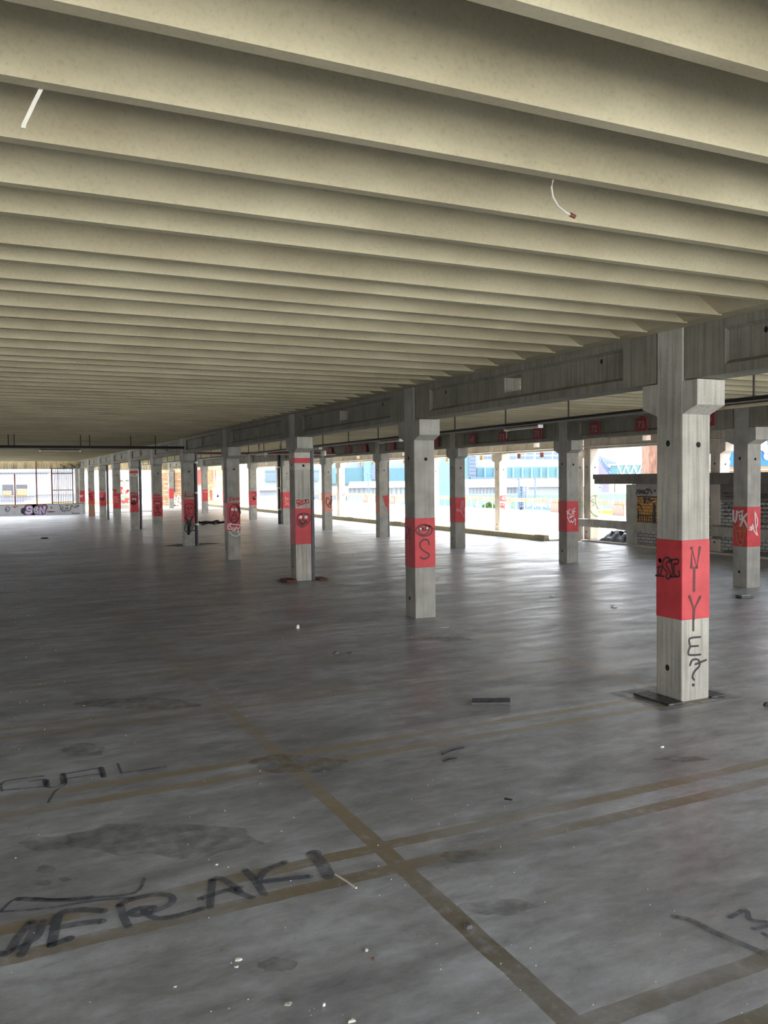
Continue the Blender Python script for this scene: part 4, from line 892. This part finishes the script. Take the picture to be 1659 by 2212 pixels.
for u, v in ((1650, 958), (1655, 970), (1648, 965), (1657, 985), (1661, 975)): mb.disc(atd(59.7, u, v), SIDE*.25, Vector((0, 0, .3)))
mb.build('white_drawing', M['roofw'], f_, fix=False)
mb = MB(); mb.prism([(-1, 0), (1, 0), (0, .4)], 'y', 0, .5); 
tt = MB(); c = atd(57, 1555, 1015)
for q in mb.v: tt.v.append(tuple(c + SIDE*q[0]*.45 + VIEWH*q[1] + Vector((0, 0, q[2]*.45))))
tt.f = mb.f
for sx_ in (-.38, .38): tt.tube([tuple(c+SIDE*sx_+VIEWH*.2), (c.x+SIDE.x*sx_, c.y+SIDE.y*sx_, -5)], .03, 6)
tag(tt.build('white_canopy_tent', M['roofw']), 'small white pitched tent top left of the blue hoarding', 'tent')

# ------------------------------------------------------------------ floor graffiti and floor clutter
cF = (0, 1500, 1.929); cR = (800, 1480, 1.931); PZ = ('z', 0)
def ftex(name, c, lo=.15, hi=.95):
    m, t, b = newmat(name); b.inputs['Base Color'].default_value = (*c, 1); b.inputs['Roughness'].default_value = .6
    tr = N(t, 'ShaderNodeBsdfTransparent'); ms = N(t, 'ShaderNodeMixShader'); f = ramp(t, noise(t, 9, detail=5), [(.3, lo), (.6, hi)])
    t.links.new(f, ms.inputs[0]); t.links.new(tr.outputs[0], ms.inputs[1]); t.links.new(b.outputs[0], ms.inputs[2])
    t.links.new(ms.outputs[0], t.nodes['Material Output'].inputs[0]); return m
M['fblack'] = ftex('worn_dark_floor_paint', (.13, .14, .18), .3, .8); M['fthin'] = ftex('thin_dark_floor_paint', (.16, .165, .19), .1, .7); M['stain'] = ftex('oil_stain', (.20, .205, .20), -.15, .34)
def fl(lines, wd, mat='fblack', crop=cF, curve=True, nm='floor_graffiti'): return strokes(PZ, crop, lines, wd, curve, .004).build(nm, M[mat], FLOOR, fix=False)
fl([[(0, 1082), (30, 1080), (78, 1010), (128, 952)], [(132, 952), (140, 985), (88, 1088)]], .05)
fl([[(180, 945), (150, 1020), (20, 1082)]], .04)
fl([[(240, 925), (215, 1048)], [(225, 955), (260, 912), (340, 900), (430, 905)], [(225, 978), (330, 958), (425, 948)], [(215, 1045), (290, 1020)]], .055)
fl([[(500, 880), (515, 930), (535, 970)], [(495, 885), (540, 860), (640, 838), (710, 842), (715, 870), (660, 900), (580, 922), (540, 915), (580, 895), (640, 890)], [(600, 905), (650, 935), (740, 925), (840, 895)]], .045)
fl([[(885, 775), (875, 890)], [(885, 780), (915, 768), (965, 795), (1000, 825)], [(835, 855), (920, 825), (1000, 808)], [(960, 815), (1050, 850)]], .045)
fl([[(1020, 735), (1060, 775), (1100, 835)], [(1185, 703), (1110, 735), (1080, 780), (1160, 775), (1290, 760)]], .05)
fl([[(1300, 668), (1335, 700), (1370, 760)]], .085, 'fthin')
fl([[(1310, 665)]], .10, 'fthin')
fl([[(5, 905), (75, 852), (240, 858), (380, 850), (560, 830), (600, 770)], [(5, 908), (180, 895), (400, 862), (560, 850)]], .022)
fl([[(75, 855), (240, 860), (380, 850)]], .045)
fl([[(8, 405), (18, 365), (180, 342)], [(8, 402), (192, 385)], [(120, 365), (190, 356), (192, 385), (230, 388), (262, 372)], [(200, 452), (230, 405), (275, 372), (262, 332)], [(262, 335), (425, 306)], [(280, 352), (425, 330)], [(415, 308), (430, 345)], [(490, 290), (505, 328)], [(505, 330), (690, 303)]], .022)
fl([[(262, 335), (266, 372)], [(190, 360), (194, 384)], [(420, 308), (432, 344)]], .05)
fl([[(1270, 968), (1340, 985), (1420, 1025), (1520, 1070), (1640, 1120)]], .045, 'fthin', cR)
fl([[(1500, 972), (1565, 940), (1585, 980), (1659, 990)], [(1595, 1020), (1700, 1000)], [(1640, 1040), (1700, 1070)]], .03, 'fblack', cR)
def patch(u, v, ru, rv, mat, n=18, nm='oil_stain'):
    pts = [(u+ru*math.cos(2*PI*i/n)*random.uniform(.75, 1.15), v+rv*math.sin(2*PI*i/n)*random.uniform(.75, 1.15)) for i in range(n)]
    return fill(PZ, (0, 0, 1), pts, off=.002).build(nm, M[mat], FLOOR, fix=False)
for u, v, ru, rv in ((350, 1815, 210, 38), (105, 1822, 70, 16), (180, 1621, 48, 15), (90, 1908, 24, 7), (140, 1900, 14, 5), (100, 1878, 22, 10), (600, 2085, 45, 16), (640, 1650, 110, 20), (1010, 1850, 60, 14), (1080, 1960, 80, 18), (300, 1520, 140, 14), (960, 1380, 60, 6), (1475, 1640, 60, 6)): patch(u, v, ru, rv, 'stain')
# grime around column feet
for k in range(0, 9, 2):
    yy = Y0+S*k
    mb = MB(); mb.v = [(X1-.35+random.uniform(-.1, .1) if i in (0, 3) else X1+CW+.35, yy-.15 if i < 2 else yy+CD+.3, .0025) for i in range(4)]; mb.f = [(0, 1, 2, 3)]
    mb.build('floor_grime', M['stain'], FLOOR, fix=False)

def chequer():
    m, t, b = newmat('chequer_plate'); g = N(t, 'ShaderNodeNewGeometry'); ck = N(t, 'ShaderNodeTexVoronoi'); ck.inputs['Scale'].default_value = 22
    t.links.new(g.outputs['Position'], ck.inputs['Vector']); c = ramp(t, ck.outputs['Distance'], [(.2, (.16, .16, .165)), (.5, (.07, .07, .072))]); t.links.new(c, b.inputs['Base Color'])
    b.inputs['Metallic'].default_value = .5; b.inputs['Roughness'].default_value = .5; bump(t, b, ck.outputs['Distance'], .6, .01); return m
M['cheq'] = chequer()
tag(MB().box(6.33, 6.55, 6.50, 7.02, .002, .022).build('steel_floor_plate', M['cheq'], None, .004), 'chequered steel floor plate at the left foot of the nearest column', 'plate')
tag(MB().box(6.96, 7.16, 6.52, 6.95, .002, .022).build('steel_floor_plate', M['cheq'], None, .004), 'chequered steel floor plate at the right foot of the nearest column', 'plate')
tag(MB().box(6.30, 6.55, 18.45, 18.95, .002, .05).build('steel_floor_plate', M['rust'], None, .006), 'rusty floor plate at the left foot of the collared grinning column', 'plate')
tag(MB().box(7.12, 7.35, 18.5, 18.95, .002, .03).build('steel_floor_plate', M['rust'], None, .006), 'rusty floor plate right of the drainpipe at the collared column', 'plate')
# slotted grate lying on the floor
a, b_, c_ = onplane('z', 0, 1018, 1524), onplane('z', 0, 1102, 1523), onplane('z', 0, 1020, 1514)
g = thing('drain_grate', tuple(a), 'dark slotted drain grate lying alone on the floor left of the nearest column', 'grate')
ex, ey = b_-a, c_-a; mb = MB(); N_ = 22
for i in range(N_+1): mb.obox(a + ex*(i/N_)*.985 + Vector((0, 0, .004)), ex*.012, ey, Vector((0, 0, .022)))
mb.build('slats', M['steel'], g)
mb = MB()
for j in (0, .32, .64, .95): mb.obox(a + ey*j + Vector((0, 0, .004)), ex, ey*.05, Vector((0, 0, .026)))
mb.build('frame', M['steel'], g)
def lump(u, v, wd, h, mat, name, label, cat, group=None, flat=False):
    c = onplane('z', 0, u, v); mb = MB(); n = 9
    ring = [(wd*math.cos(2*PI*i/n)*random.uniform(.7, 1.2), wd*.7*math.sin(2*PI*i/n)*random.uniform(.7, 1.2)) for i in range(n)]
    mb.v = [(c.x+p_[0], c.y+p_[1], .003) for p_ in ring] + [(c.x+p_[0]*.75, c.y+p_[1]*.75, .003+h*random.uniform(.6, 1)) for p_ in ring] + [(c.x, c.y, .003+h)]
    mb.f = [(i, (i+1) % n, n+(i+1) % n, n+i) for i in range(n)] + [(n+i, n+(i+1) % n, 2*n) for i in range(n)] + [tuple(range(n))]
    return tag(mb.build(name, M[mat]), label, cat, group)
lump(1430, 1615, .022, .012, 'paper', 'bottle_cap', 'small round white cap on the floor below the nearest column', 'cap')
lump(643, 1358, .03, .06, 'paper', 'paper_scrap', 'white paper scrap on the floor between the collared and smiley columns', 'scrap')
lump(515, 2075, .022, .012, 'strap', 'paper_scrap', 'crumpled pale scrap near the bottom, left of centre', 'scrap')
lump(511, 2090, .012, .006, 'strap', 'paper_scrap', 'tiny pale scrap just below the crumpled one at bottom left', 'scrap')
lump(792, 2055, .013, .012, 'strap', 'pebble', 'pale oval pebble near the bottom centre', 'pebble')
lump(806, 2074, .011, .010, 'rust', 'pebble', 'reddish pebble below the pale oval pebble', 'pebble')
lump(622, 2170, .022, .004, 'strap', 'paper_scrap', 'thin pale sliver of paper at the bottom edge area', 'scrap')
lump(700, 2174, .010, .012, 'paper', 'paper_scrap', 'white chip right of the thin pale sliver near the bottom', 'scrap')
lump(378, 2133, .010, .006, 'whitewall', 'paper_scrap', 'small bluish chip at lower left', 'scrap')
lump(468, 1869, .012, .006, 'paper', 'paper_scrap', 'white chip above the letters A and K on the floor', 'scrap')
lump(760, 2208, .02, .012, 'strap', 'paper_scrap', 'pale scrap cut by the bottom edge', 'scrap')
lump(1012, 2005, .03, .02, 'grime', 'stone', 'dark stone lying on the lower part of the bay line', 'stone')
lump(726, 1413, .05, .03, 'grime', 'stone', 'left of two dark stones in mid-floor', 'stone'); lump(757, 1413, .045, .025, 'grime', 'stone', 'right of two dark stones in mid-floor', 'stone')
lump(960, 1356, .08, .01, 'paper', 'paper_scrap', 'flat white scrap beside the smiley S column foot', 'scrap')
lump(1326, 1311, .08, .03, 'paper', 'paper_scrap', 'crumpled white paper left of the nearest column, mid-floor', 'scrap')
lump(1192, 1288, .06, .02, 'paper', 'paper_scrap', 'small white paper left of the crumpled one', 'scrap')
lump(96, 1163.5, .16, .05, 'black', 'black_brick', 'small black block on the floor at far left', 'block')
lump(1659, 1524, .05, .03, 'black', 'stone', 'dark fragment at the right edge beside the nearest column foot', 'stone')
# broken dark box right of the nearest column
q = onplane('z', 0, 1602, 1294)
t = thing('battery_case', tuple(q), 'broken dark plastic case on the floor near the right edge', 'case')
e1 = (onplane('z', 0, 1628, 1293)-q); e2 = Vector((.08, .22, 0))
MB().obox(q+Vector((0, 0, .003)), e1, e2, Vector((0, 0, .05))).build('case_body', M['pipe'], t, .008)
MB().obox(q+e1*.1+e2*.15+Vector((0, 0, .055)), e1*.75, e2*.6, Vector((0, 0, .008))).build('grey_lid', M['galv'], t)
# black charred branches
c = onplane('z', 0, 452, 1133.5); mb = MB()
for i in range(22):
    a_ = random.uniform(-.35, .35); L = random.uniform(.35, 1.05); o_ = Vector((random.uniform(-.9, .9), random.uniform(-.5, .5), 0))
    p0 = c+o_+Vector((0, 0, .02+random.random()*.12)); d_ = SIDE*math.cos(a_)+VIEWH*math.sin(a_)
    mb.tube([tuple(p0-d_*L*.5), tuple(p0+Vector((0, 0, .07))), tuple(p0+d_*L*.5+Vector((0, 0, random.random()*.1)))], .03, 5)
tag(mb.build('charred_branches', M['tarp']), 'flat heap of black charred branches between the beard and SOFY columns', 'branches', kind='stuff')
q = [onplane('z', 0, *p_) for p_ in ((724, 1891), (748, 1906), (770, 1921))]
tag(MB().tube([(v_.x, v_.y, .008) for v_ in q], .006, 6).build('wooden_stick', M['strap']), 'thin pale stick beside the last letter of the floor graffiti', 'stick')
for (u0, v0, u1, v1, l) in ((955, 1632, 998, 1617, 'upper dark bark strip on the floor below the drain grate'), (958, 1647, 982, 1640, 'lower short bark strip on the floor below the drain grate'), (1090, 1729, 1102, 1731, 'tiny dark twig on the floor right of centre')):
    a_, b_ = onplane('z', 0, u0, v0), onplane('z', 0, u1, v1)
    mb = MB(); 
    for j in range(3): mb.tube([(a_.x, a_.y, .008+.004*j), ((a_.x+b_.x)/2+random.uniform(-.02, .02), (a_.y+b_.y)/2+.01*j, .012), (b_.x+.01*j, b_.y, .008)], .005, 5)
    tag(mb.build('bark_strip', M['tarp']), l, 'bark')
# dark leaf litter bands on the far floor
heap('leaf_litter', 6.0, 8.0, 31.0, 31.35, .03, M['grime'], 'dark leaf litter around the foot of the beard column and its pipe', 'litter', 20, 'stuff')
# scattered crumbs
mb = MB(); mk = MB()
for i in range(2600):
    yy = 1.8 + 24*random.random()**1.8; xx = random.uniform(-.2, 1)*0 + yy*math.tan(math.radians(random.uniform(0, 52)))
    if xx > 18: continue
    s_ = random.uniform(.0006, .003)*(1+yy*.16); tgt = mb if random.random() < .35 else mk
    n0 = len(tgt.v); tgt.v += [(xx-s_, yy-s_, .001), (xx+s_, yy-s_*.6, .001), (xx+s_*.5, yy+s_, .001), (xx, yy, .001+s_*1.1)]; tgt.f += [(n0, n0+1, n0+3), (n0+1, n0+2, n0+3), (n0+2, n0, n0+3)]
tag(mb.build('floor_crumbs', M['strap']), 'pale crumbs of grit scattered over the whole floor', 'grit', kind='stuff')
tag(mk.build('floor_crumbs', M['grime']), 'dark crumbs of grit scattered over the whole floor', 'grit', kind='stuff')
